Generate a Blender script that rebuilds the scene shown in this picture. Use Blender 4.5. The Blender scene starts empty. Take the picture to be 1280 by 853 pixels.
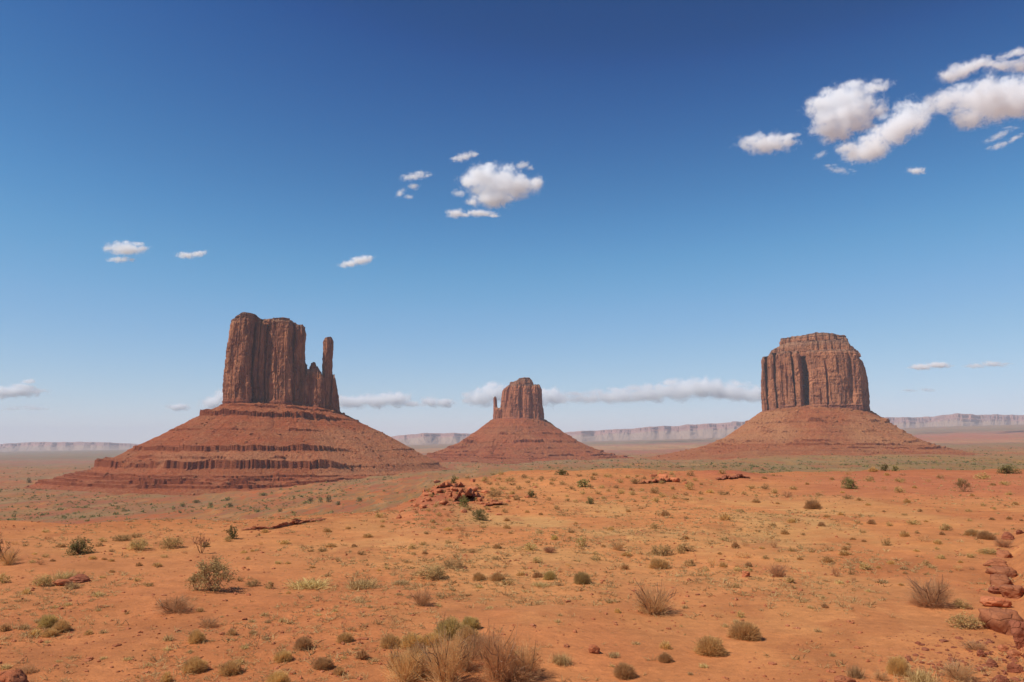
import bpy, math, random
import numpy as np
from mathutils import Vector, Matrix

# ------------------------------------------------------------------ camera, sky, sun, exposure
S = bpy.context.scene
COL = S.collection
F = 1000.0; HOR = 556.0; PITCH = math.atan((HOR - 426.5) / F)
CAM = np.array([0.0, 0.0, 6.0])
cam = bpy.data.cameras.new('camera'); camo = bpy.data.objects.new('camera', cam); COL.objects.link(camo)
cam.sensor_width = 36.0; cam.lens = 36.0 * F / 1280.0
cam.clip_start = 0.1; cam.clip_end = 400000.0
camo.location = CAM; camo.rotation_euler = (math.pi / 2 + PITCH, 0, 0)
S.camera = camo

SUN_EL = math.radians(52); SUN_H = math.radians(24)      # sun high on the left, a little behind the camera
sdir = Vector((-math.cos(SUN_H) * math.cos(SUN_EL), -math.sin(SUN_H) * math.cos(SUN_EL), math.sin(SUN_EL)))
W = bpy.data.worlds.new('World'); S.world = W; W.use_nodes = True
wn = W.node_tree.nodes; wl = W.node_tree.links
bg = wn['Background']; sky = wn.new('ShaderNodeTexSky'); sky.sky_type = 'NISHITA'
sky.sun_disc = False; sky.sun_elevation = SUN_EL; sky.sun_rotation = math.atan2(sdir.x, sdir.y) % (2 * math.pi)
sky.altitude = 1700; sky.air_density = 1.0; sky.dust_density = 0.0; sky.ozone_density = 10.0
# dry high-desert air: a steeper, deeper blue than the sky model gives by itself
a_ = wn.new('ShaderNodeVectorMath'); a_.operation = 'SCALE'; wl.new(sky.outputs[0], a_.inputs[0]); a_.inputs['Scale'].default_value = 0.1
cv = wn.new('ShaderNodeRGBCurve'); wl.new(a_.outputs[0], cv.inputs['Color'])
for ch, pts in enumerate(([(0, 0), (.053, .010), (.060, .019), (.083, .060), (.098, .095), (.117, .143), (.147, .212), (.32, .50), (.42, .62), (1, 1)],
                          [(0, 0), (.117, .066), (.13, .096), (.175, .21), (.20, .275), (.24, .36), (.30, .44), (.53, .67), (.62, .73), (1, 1)],
                          [(0, 0), (.283, .232), (.305, .295), (.40, .48), (.44, .555), (.50, .635), (.59, .72), (.72, .79), (1, 1)])):
    c_ = cv.mapping.curves[ch]
    c_.points[0].location = pts[0]; c_.points[1].location = pts[-1]
    for p in pts[1:-1]: c_.points.new(*p)
cv.mapping.update()
m_ = wn.new('ShaderNodeVectorMath'); m_.operation = 'SCALE'; wl.new(cv.outputs[0], m_.inputs[0]); m_.inputs['Scale'].default_value = 10.0
wl.new(m_.outputs[0], bg.inputs[0]); bg.inputs[1].default_value = 0.10
sl = bpy.data.lights.new('sun', 'SUN'); sl.energy = 4.9; sl.angle = math.radians(0.5); sl.color = (1.0, 0.95, 0.87)
so = bpy.data.objects.new('sun', sl); COL.objects.link(so); so.rotation_euler = (-sdir).to_track_quat('-Z', 'Y').to_euler()
S.view_settings.view_transform = 'Standard'; S.view_settings.look = 'None'
S.view_settings.exposure = 0.0; S.view_settings.gamma = 1.0
S.render.engine = 'CYCLES'
S.cycles.volume_bounces = 28; S.cycles.max_bounces = 32; S.cycles.transmission_bounces = 8; S.cycles.glossy_bounces = 2; S.cycles.diffuse_bounces = 3
S.cycles.volume_step_rate = 1.0; S.cycles.volume_max_steps = 256
S.cycles.transparent_max_bounces = 16

# ------------------------------------------------------------------ numpy noise
def _h(ix, iy, iz, seed):
    h = (ix.astype(np.int64) * 374761393 + iy.astype(np.int64) * 668265263 + iz.astype(np.int64) * 2147483647 + seed * 974711) & 0xffffffff
    h = ((h ^ (h >> 13)) * 1274126177) & 0xffffffff
    h = ((h ^ (h >> 16)) * 2246822519) & 0xffffffff
    return ((h ^ (h >> 15)) & 0xffffff) / float(0xffffff)
def noise(x, y=0.0, z=0.0, seed=0):
    x, y, z = np.broadcast_arrays(np.asarray(x, float), np.asarray(y, float), np.asarray(z, float))
    fx, fy, fz = np.floor(x), np.floor(y), np.floor(z)
    tx, ty, tz = x - fx, y - fy, z - fz
    tx, ty, tz = (t * t * t * (t * (t * 6 - 15) + 10) for t in (tx, ty, tz))
    r = 0
    for dx in (0, 1):
        for dy in (0, 1):
            for dz in (0, 1):
                w = (tx if dx else 1 - tx) * (ty if dy else 1 - ty) * (tz if dz else 1 - tz)
                r = r + w * _h(fx + dx, fy + dy, fz + dz, seed)
    return r
def fbm(x, y=0.0, z=0.0, seed=0, o=4, g=0.5):
    a, s, n = 1.0, 0.0, 0.0
    x, y, z = np.asarray(x, float), np.asarray(y, float), np.asarray(z, float)
    for k in range(o):
        s = s + a * noise(x, y, z, seed + k * 17); n += a; a *= g; x, y, z = x * 2.03 + 3.1, y * 2.03 + 7.7, z * 2.03 + 1.3
    return s / n                                      # 0..1
def cell(x, y, seed=0): return _h(np.floor(x), np.floor(y), np.floor(x) * 0, seed)
def sstep(a, b, x):
    t = np.clip((x - a) / (b - a), 0, 1); return t * t * (3 - 2 * t)

# ------------------------------------------------------------------ helpers
def direction(px, py):
    a, b = (px - 640) / F, -(py - 426.5) / F
    c, s = math.cos(PITCH), math.sin(PITCH)
    return np.array([a, c - b * s, s + b * c])
def P(px, py, D):
    d = direction(px, py); return CAM + d * (D / d[1])
def mk_mesh(name, V, faces, mat=None, tint=None, smooth=False):
    me = bpy.data.meshes.new(name)
    V = np.asarray(V, np.float32).reshape(-1, 3)
    faces = np.asarray(faces, np.int32)
    n = faces.shape[1]
    me.vertices.add(len(V)); me.vertices.foreach_set('co', V.ravel())
    me.loops.add(faces.size); me.loops.foreach_set('vertex_index', faces.ravel())
    me.polygons.add(len(faces)); me.polygons.foreach_set('loop_start', np.arange(0, faces.size, n, dtype=np.int32))
    me.polygons.foreach_set('loop_total', np.full(len(faces), n, np.int32))
    me.polygons.foreach_set('use_smooth', np.full(len(faces), smooth, bool))
    if tint is not None:
        at = me.color_attributes.new('tint', 'FLOAT_COLOR', 'POINT')
        t = np.ones((len(V), 4), np.float32); t[:, :tint.shape[1]] = tint
        at.data.foreach_set('color', t.ravel())
    if mat: me.materials.append(mat)
    me.update(calc_edges=True); me.validate()
    return me
def grid_faces(R, C, wrap=False):
    c = C if wrap else C - 1
    i = np.arange(R - 1)[:, None]; j = np.arange(c)[None, :]; j2 = (j + 1) % C
    return np.stack([i * C + j, i * C + j2, (i + 1) * C + j2, (i + 1) * C + j], -1).reshape(-1, 4)
def link(name, me, parent=None, loc=None):
    o = bpy.data.objects.new(name, me); COL.objects.link(o)
    if loc is not None: o.location = loc
    if parent: o.parent = parent
    return o
def tag(o, label=None, cat=None, group=None, kind=None):
    if label: o['label'] = label
    if cat: o['category'] = cat
    if group: o['group'] = group
    if kind: o['kind'] = kind
    return o
class Mat:
    def __init__(s, name, rough=0.95):
        s.m = bpy.data.materials.new(name); s.m.use_nodes = True; s.t = s.m.node_tree; s.n = s.t.nodes; s.l = s.t.links
        s.b = s.n['Principled BSDF']; s.b.inputs['Roughness'].default_value = rough; s.b.inputs['Specular IOR Level'].default_value = 0.15
        s.tc = s.n.new('ShaderNodeTexCoord')
    def set(s, sock, v):
        if hasattr(v, 'is_linked'): s.l.new(v, sock)
        else:
            if isinstance(v, tuple) and len(v) == 3 and len(sock.default_value) == 4: v = v + (1,)
            sock.default_value = v
    def map(s, scale, loc=(0, 0, 0), src='Object'):
        m = s.n.new('ShaderNodeMapping'); s.l.new(s.tc.outputs[src], m.inputs[0]); m.inputs['Scale'].default_value = scale; m.inputs['Location'].default_value = loc
        return m.outputs[0]
    def noise(s, vec, scale=1.0, detail=4, rough=0.55, dist=0.0):
        n = s.n.new('ShaderNodeTexNoise'); s.l.new(vec, n.inputs['Vector'])
        n.inputs['Scale'].default_value = scale; n.inputs['Detail'].default_value = detail; n.inputs['Roughness'].default_value = rough; n.inputs['Distortion'].default_value = dist
        return n.outputs[0]
    def vor(s, vec, scale=1.0, feat='F1'):
        n = s.n.new('ShaderNodeTexVoronoi'); s.l.new(vec, n.inputs['Vector']); n.feature = feat; n.inputs['Scale'].default_value = scale
        return n.outputs['Distance']
    def ramp(s, v, a, b, lo=0.0, hi=1.0):
        n = s.n.new('ShaderNodeMapRange'); s.set(n.inputs[0], v); n.inputs[1].default_value = a; n.inputs[2].default_value = b; n.inputs[3].default_value = lo; n.inputs[4].default_value = hi
        return n.outputs[0]
    def math(s, op, a, b=0.0, c=None, clamp=False):
        n = s.n.new('ShaderNodeMath'); n.operation = op; s.set(n.inputs[0], a); s.set(n.inputs[1], b); n.use_clamp = clamp
        if c is not None: s.set(n.inputs[2], c)
        return n.outputs[0]
    def mix(s, f, a, b, mode='MIX'):
        n = s.n.new('ShaderNodeMix'); n.data_type = 'RGBA'; n.blend_type = mode
        s.set(n.inputs[0], f); s.set(n.inputs[6], a); s.set(n.inputs[7], b); return n.outputs[2]
    def attr(s, name='tint'):
        n = s.n.new('ShaderNodeVertexColor'); n.layer_name = name; return n.outputs[0]
    def sep(s, c):
        n = s.n.new('ShaderNodeSeparateColor'); s.l.new(c, n.inputs[0]); return n.outputs
    def bump(s, h, strength, dist=1.0, prev=None):
        n = s.n.new('ShaderNodeBump'); s.l.new(h, n.inputs['Height']); n.inputs['Strength'].default_value = strength; n.inputs['Distance'].default_value = dist
        if prev: s.l.new(prev, n.inputs['Normal'])
        s.l.new(n.outputs[0], s.b.inputs['Normal']); return n.outputs[0]
    def color(s, c): s.set(s.b.inputs['Base Color'], c); return s

# ------------------------------------------------------------------ materials
def m_ground():
    m = Mat('desert_ground'); c = m.attr()
    big = m.noise(m.map((0.35, 0.6, 0.35)), 1.0, 5, 0.6)
    fine = m.noise(m.map((3.5, 3.5, 3.5)), 1.0, 6, 0.7)
    grit = m.noise(m.map((28, 28, 28)), 1.0, 3, 0.7)
    v = m.math('MULTIPLY', m.ramp(big, 0.25, 0.75, 0.80, 1.16), m.ramp(fine, 0.25, 0.75, 0.82, 1.16))
    v = m.math('MULTIPLY', v, m.ramp(grit, 0.2, 0.8, 0.80, 1.2))
    wide = m.noise(m.map((0.02, 0.035, 0.02)), 1.0, 6, 0.65)
    v = m.math('MULTIPLY', v, m.ramp(wide, 0.3, 0.7, 0.88, 1.12))
    n = m.n.new('ShaderNodeVectorMath'); n.operation = 'SCALE'; m.l.new(c, n.inputs[0]); m.l.new(v, n.inputs['Scale'])
    spots = m.ramp(m.noise(m.map((9, 9, 9), (3, 1, 0)), 1.0, 2, 0.5), 0.68, 0.74)
    col = m.mix(m.math('MULTIPLY', spots, 0.35), n.outputs[0], (0.16, 0.075, 0.045))
    pale = m.ramp(m.noise(m.map((5, 7, 5), (13, 5, 0)), 1.0, 3, 0.5), 0.66, 0.75)
    col = m.mix(m.math('MULTIPLY', pale, 0.30), col, (0.60, 0.30, 0.12))
    va = c.node.outputs['Alpha']
    sc1 = m.noise(m.map((0.20, 0.022, 0.1)), 1.0, 5, 0.75); sc2 = m.noise(m.map((0.03, 0.004, 0.016), (4, 8, 0)), 1.0, 5, 0.7)
    col = m.mix(m.math('MULTIPLY', va, m.ramp(sc1, 0.47, 0.60, 0, .75)), col, (0.155, 0.115, 0.052))
    sc3 = m.noise(m.map((0.0065, 0.0016, 0.01), (7, 2, 0)), 1.0, 6, 0.68)
    col = m.mix(m.math('MULTIPLY', va, m.ramp(sc3, 0.48, 0.58, 0, .5)), col, (0.20, 0.145, 0.062))
    col = m.mix(m.math('MULTIPLY', va, m.ramp(sc2, 0.51, 0.62, 0, .6)), col, (0.30, 0.085, 0.038))
    col = m.mix(m.math('MULTIPLY', va, m.ramp(sc2, 0.44, 0.34, 0, .3)), col, (0.47, 0.26, 0.12))
    m.color(col)
    wash = m.noise(m.map((0.10, 0.55, 0.3), (2, 9, 0)), 1.0, 5, 0.6, 1.2)
    col = m.mix(m.ramp(wash, 0.53, 0.64, 0, .30), col, (0.40, 0.145, 0.05))
    m.color(col)
    b = m.bump(m.noise(m.map((1.1, 2.2, 1.1)), 1.0, 6, 0.65), 0.9, 0.14)
    m.bump(m.noise(m.map((11, 14, 11)), 1.0, 6, 0.7), 0.7, 0.04, b)
    return m.m
def m_cliff(name, orange_tan, mid, dark, strata, sc):
    m = Mat(name); t = m.sep(m.attr())
    a = m.noise(m.map((0.11 / sc, 0.11 / sc, 0.010 / sc)), 1.0, 6, 0.62, 0.4)
    b = m.noise(m.map((0.035 / sc, 0.035 / sc, 0.016 / sc), (5, 2, 9)), 1.0, 4, 0.55)
    c = m.noise(m.map((0.5 / sc, 0.5 / sc, 0.06 / sc), (1, 7, 3)), 1.0, 4, 0.6)
    col = m.mix(m.ramp(b, 0.40, 0.60), mid, orange_tan)  # the rock's own paler orange-tan, in random patches over the mid tone
    col = m.mix(m.math('MULTIPLY', m.ramp(a, 0.46, 0.62), 0.60), col, dark)
    col = m.mix(m.ramp(c, 0.40, 0.75, 0.0, 0.35), col, dark)
    ptc = m.noise(m.map((0.05 / sc, 0.05 / sc, 0.04 / sc), (9, 4, 2)), 1.0, 5, 0.6)
    col = m.mix(m.ramp(ptc, 0.50, 0.60, 0.0, 0.55), col, orange_tan)
    st = m.noise(m.map((0.02 / sc, 0.02 / sc, 0.55 / sc)), 1.0, 5, 0.65)
    scol = m.mix(m.ramp(st, 0.35, 0.65), strata, tuple(x * 0.55 for x in strata))
    col = m.mix(t[0], col, scol)
    tcol = m.mix(m.ramp(st, 0.44, 0.58), (0.38, 0.20, 0.115), (0.12, 0.055, 0.038))
    col = m.mix(m.math('MULTIPLY', t[1], 0.9), col, tcol)
    m.color(col)
    crk = m.vor(m.map((0.075 / sc, 0.075 / sc, 0.022 / sc), (2, 3, 5)), 1.0, 'DISTANCE_TO_EDGE')
    x = m.bump(m.ramp(crk, 0.0, 0.07), 0.6, 3 * sc)
    x = m.bump(a, 0.7, 5 * sc, x)
    x = m.bump(m.noise(m.map((0.25 / sc, 0.25 / sc, 0.09 / sc)), 1.0, 6, 0.7), 0.8, 4 * sc, x)
    m.bump(st, 0.35, 2 * sc, x)
    return m.m
def m_talus(name, red, pale, brown, sc):
    m = Mat(name); t = m.sep(m.attr())
    a = m.noise(m.map((0.012 / sc, 0.012 / sc, 0.03 / sc)), 1.0, 6, 0.6)
    st = m.noise(m.map((0.004 / sc, 0.004 / sc, 0.22 / sc)), 1.0, 5, 0.7, 0.3)
    r = m.noise(m.map((0.30 / sc, 0.30 / sc, 0.30 / sc)), 1.0, 5, 0.75)
    col = m.mix(m.ramp(a, 0.42, 0.62), red, brown)
    col = m.mix(m.ramp(st, 0.45, 0.68, 0, 0.7), col, tuple(x * 0.62 for x in red))
    col = m.mix(m.math('MULTIPLY', m.ramp(r, 0.52, 0.64), 0.6), col, pale)
    r2 = m.noise(m.map((0.075 / sc, 0.075 / sc, 0.075 / sc), (6, 1, 2)), 1.0, 5, 0.7)
    col = m.mix(m.ramp(r2, 0.55, 0.70, 0, .6), col, pale); col = m.mix(m.ramp(r2, 0.45, 0.32, 0, .55), col, tuple(x * 0.6 for x in red))
    col = m.mix(m.ramp(r, 0.34, 0.46, 0.7, 0), col, tuple(x * 0.45 for x in red))
    col = m.mix(t[0], col, tuple(x * 0.75 for x in red))
    col = m.mix(m.math('MULTIPLY', t[1], m.ramp(r, 0.35, 0.62)), col, pale)
    m.color(col)
    x = m.bump(r, 1.0, 7 * sc)
    m.bump(st, 0.5, 4 * sc, x)
    return m.m
def m_rock(name, c1, c2, c3, sc=1.0):
    m = Mat(name)
    a = m.noise(m.map((1.3 / sc,) * 3), 1.0, 5, 0.6); b = m.noise(m.map((7 / sc, 7 / sc, 9 / sc)), 1.0, 5, 0.7)
    oi = m.n.new('ShaderNodeObjectInfo')
    col = m.mix(m.ramp(a, 0.35, 0.65), c1, c2); col = m.mix(m.ramp(b, 0.5, 0.75, 0, 0.6), col, c3)
    hs = m.n.new('ShaderNodeHueSaturation'); m.l.new(col, hs.inputs['Color']); m.l.new(m.ramp(oi.outputs['Random'], 0, 1, 0.8, 1.2), hs.inputs['Value'])
    m.color(hs.outputs[0])
    crk = m.vor(m.map((1.6 / sc, 1.6 / sc, 2.6 / sc)), 1.0, 'DISTANCE_TO_EDGE')
    x = m.bump(a, 0.7, 0.16 * sc); x = m.bump(m.ramp(crk, 0, .05), 0.7, 0.05 * sc, x); m.bump(b, 0.9, 0.06 * sc, x)
    return m.m

# ------------------------------------------------------------------ terrain
EU = np.array([-600, 0, 200, 300, 420, 480, 515, 540, 570, 640, 760, 850, 900, 1000, 1150, 1280, 1900])
EV = np.array([58, 63, 64, 64, 70, 73, 82, 98, 118, 140, 148, 150, 152, 160, 172, 182, 190])
RU = np.array([-600, 300, 500, 540, 580, 640, 700, 800, 860, 900, 1000, 1280, 1900])
RV = np.array([0.0, 0.0, -0.2, 0.3, 0.7, 1.1, 1.5, 1.6, 1.0, 0.4, 0.5, 0.3, 0.3])
VU = [-600, 0, 250, 500, 640, 800, 1000, 1150, 1300, 1900]
VD = [60, 300, 700, 1000, 1500, 2200, 3000, 5000, 8000, 12000, 18000, 26000, 40000]
VZ = np.array([
 [-30, -50, -66, -71, -78, -80, -82, -90, -100, -110, -130, -150, -160],
 [-30, -50, -66, -71, -78, -80, -82, -90, -100, -110, -130, -150, -160],
 [-28, -48, -66, -71, -78, -80, -80, -80, -78, -70, -60, -60, -60],
 [-18, -32, -45, -52, -52, -52, -50, -46, -30, 0, 40, 60, 60],
 [-14, -22, -28, -32, -38, -46, -52, -44, -14, 30, 80, 100, 100],
 [-12, -18, -24, -28, -34, -38, -40, -26, 16, 70, 120, 140, 140],
 [-10, -14, -22, -27, -28, -20, -16, 4, 60, 130, 200, 220, 220],
 [-9, -12, -19, -22, -22, -17, -10, 24, 120, 265, 310, 320, 320],
 [-8, -10, -17, -20, -22, -20, -8, 36, 150, 310, 350, 350, 350],
 [-8, -10, -17, -20, -22, -20, -8, 36, 150, 310, 350, 350, 350]], float)
LVD = np.log(VD)
def uD(x, y):
    az = np.arctan2(x, y); r = np.hypot(x, y)
    azc = np.clip(az, -1.0, 1.0)
    return 640 + 1000 * np.tan(azc), r * np.cos(azc), r, az
def valley(u, D):
    u = np.clip(u, -600, 1900); l = np.log(np.clip(D, 60, 40000))
    i = np.clip(np.searchsorted(VU, u, side='right') - 1, 0, len(VU) - 2); j = np.clip(np.searchsorted(LVD, l, side='right') - 1, 0, len(VD) - 2)
    U = np.asarray(VU, float); a = (u - U[i]) / (U[i + 1] - U[i]); b = (l - LVD[j]) / (LVD[j + 1] - LVD[j])
    return (VZ[i, j] * (1 - a) + VZ[i + 1, j] * a) * (1 - b) + (VZ[i, j + 1] * (1 - a) + VZ[i + 1, j + 1] * a) * b
def plateau_mask(x, y, u, D):
    E = np.interp(u, EU, EV) * (1 + 0.16 * (fbm(x / 14, y / 14, 0, 5, 4) - 0.5))
    return E, sstep(1.0, 1.75, D / E)
def height(x, y):
    x = np.asarray(x, float); y = np.asarray(y, float)
    u, D, r, az = uD(x, y)
    E, m = plateau_mask(x, y, u, D)
    rise = np.interp(u, RU, RV)
    z = rise * sstep(0.45, 1.0, D / E)
    z = z + (fbm(x / 9, y / 9, 0, 11, 5) - 0.5) * 0.75 * sstep(14, 30, r) + (fbm(x / 1.6, y / 1.6, 0, 12, 3) - 0.5) * 0.10
    z = z + 4.4 * np.clip(1 - r / 13.0, 0, 1) ** 1.3
    # rocky left flank of the rise in the middle
    fl = np.exp(-((u - 545) / 42.0) ** 2 - ((D - 96) / 26.0) ** 2)
    z = z + fl * 1.1 * (fbm(x / 4, y / 4, 0, 31, 4)) 
    fl2 = np.exp(-((u - 905) / 46.0) ** 2 - ((D - 140) / 12.0) ** 2)
    z = z + fl2 * 1.0
    z = z + .55 * sstep(1246, 1276, u + 8 * (noise(D / 2.2, 0, 0, 77) - .5)) * sstep(19, 25, D) * sstep(58, 47, D)
    v = valley(u, D)
    far = sstep(400, 3000, r)
    v = v + (fbm(x / 160, y / 160, 0, 21, 5) - 0.5) * (7 + 10 * far) + (fbm(x / 30, y / 30, 0, 22, 3) - 0.5) * 2.5
    tz = v * 0.28                                            # low terraces in the broken red ground
    tt = np.floor(tz) + sstep(0.75, 1.0, tz - np.floor(tz))
    near = sstep(5000, 1200, r)
    v = v * (1 - 0.6 * near) + 0.6 * near * tt / 0.28
    return z * (1 - m) + v * m
def ground(px, py, dmax=4000.0, dmin=10.0):
    d = direction(px, py); d = d / d[1]
    Y = np.geomspace(dmin, dmax, 4000)
    g = height(d[0] * Y, Y); zz = CAM[2] + d[2] * Y
    k = np.argmax(zz < g)
    if not (zz < g).any(): k = len(Y) - 1
    y = Y[k]; return np.array([d[0] * y, y, float(height(d[0] * y, y))])

def terrain():
    a1 = np.radians(np.linspace(-42, 42, 800)); a2 = np.radians(np.linspace(42, 318, 140))[1:-1]
    az = np.concatenate([a1, a2])
    r = np.concatenate([[0.5, 2, 4], np.geomspace(6, 250, 420), np.geomspace(250, 30000, 380)[1:]])
    R, A = np.meshgrid(r, az, indexing='ij')
    x, y = R * np.sin(A), R * np.cos(A)
    z = height(x, y)
    u, D, _, _ = uD(x, y); E, m = plateau_mask(x, y, u, D)
    # real ground colours by place
    def c(*v): return np.array(v)
    def blend(a, b, t): return a * (1 - t[..., None]) + b * t[..., None]
    sand, pink, straw = c(.525, .197, .064), c(.485, .166, .056), c(.53, .275, .096)
    red, scrub, tan, olive = c(.42, .125, .052), c(.28, .175, .075), c(.45, .22, .095), c(.17, .125, .062)
    n1 = fbm(x / 22, y / 30, 0, 41, 5); n2 = fbm(x / 7, y / 11, 0, 42, 5); n3 = fbm(x / 3, y / 4, 0, 43, 4)
    C = blend(np.broadcast_to(sand, x.shape + (3,)), pink, sstep(.44, .60, n1))
    g = np.exp(-((D - 62) / 26.0) ** 2) * sstep(330, 560, u) * sstep(1250, 1000, u)
    C = blend(C, straw, np.clip(sstep(.36, .66, n2) * (0.18 + 0.80 * g) * .85, 0, 1))
    C = blend(C, pink * .8, sstep(.60, .70, n3) * .5)
    lf = sstep(.45, .55, fbm(x / 5, y / 5, 0, 44, 3))
    fl = np.clip(1.3 * np.exp(-((u - 535) / 45.0) ** 2 - ((D - 90) / 25.0) ** 2) + 1.3 * np.exp(-((u - 905) / 60.0) ** 2 - ((D - 143) / 14.0) ** 2), 0, 1)
    C = blend(C, c(.40, .10, .05), fl * .8)
    pink_r = sstep(930, 1050, u) * sstep(75, 110, D)
    C = blend(C, c(.40, .115, .055), pink_r * .6)
    C0 = C
    # valley
    lx, ly = x / 240, y / 420
    k1 = fbm(lx, ly, 0, 51, 6, .6); k2 = fbm(x / 55, y / 90, 0, 52, 5, .6); k3 = fbm(x / 900, y / 500, 0, 53, 4)
    Vc = blend(np.broadcast_to(red, x.shape + (3,)), scrub, sstep(.42, .60, k1) * (.6 - .28 * sstep(560, 460, u)))
    Vc = blend(Vc, tan, sstep(.52, .62, k2) * .55)
    Vc = blend(Vc, scrub, sstep(.50, .58, fbm(x / 25, y / 60, 0, 54, 4)) * .55)
    cen = sstep(480, 640, u)
    gz = cen * np.exp(-((D - 1150) / 520.0) ** 2)
    Vc = blend(Vc, c(.26, .18, .078), np.clip(gz * (.55 + .5 * k2), 0, 1))
    gr = sstep(880, 980, u) * np.exp(-((D - 1700) / 420.0) ** 2)
    Vc = blend(Vc, c(.33, .195, .08), np.clip(gr * .8, 0, 1))
    FAR = sstep(2600, 4200, D)
    lefto = sstep(520, 300, u)
    Vf = blend(np.broadcast_to(tan, x.shape + (3,)), c(.35, .12, .07), sstep(.46, .56, fbm(x / 2500, y / 900, 0, 55, 4)))
    Vf = blend(Vf, olive, np.clip(lefto * .85 + sstep(.50, .56, fbm(x / 2600, y / 1100, 0, 56, 4)) * .8, 0, 1))
    Vf = blend(Vf, c(.36, .11, .06), lefto * np.exp(-((D - 4300) / 700.0) ** 2) * .7)
    Vf = blend(Vf, c(.44, .11, .055), sstep(900, 1050, u) * np.exp(-((D - 5600) / 1100.0) ** 2) * .85)
    Vf = blend(Vf, olive * .9, sstep(6500, 8500, D) * sstep(14000, 11000, D) * .7)
    Vc = Vc * np.array([.93, .80, .52])
    Vc = blend(Vc, Vf, FAR)
    C = blend(C, Vc, np.clip(sstep(.80, 1.12, D / E + .30 * (n2 - .5)) * .55, 0, 1))
    C = blend(C, Vc, sstep(0.05, .35, m)); C = np.concatenate([C, sstep(.1, .6, m)[..., None]], -1)
    V = np.stack([x, y, z], -1)
    faces = grid_faces(len(r), len(az), True)[:, ::-1]
    o = link('ground', mk_mesh('ground', V, faces, m_ground(), C.reshape(-1, 4), True))
    tag(o, kind='structure')
    # close the centre
    me = o.data
    return o, float(z.min())
GROUND, ZMIN = terrain()
def quad_disc():
    a = np.linspace(0, 2 * math.pi, 24, endpoint=False); V = [(0.7 * math.cos(t), 0.7 * math.sin(t), 4.1) for t in a]
    return V

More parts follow.
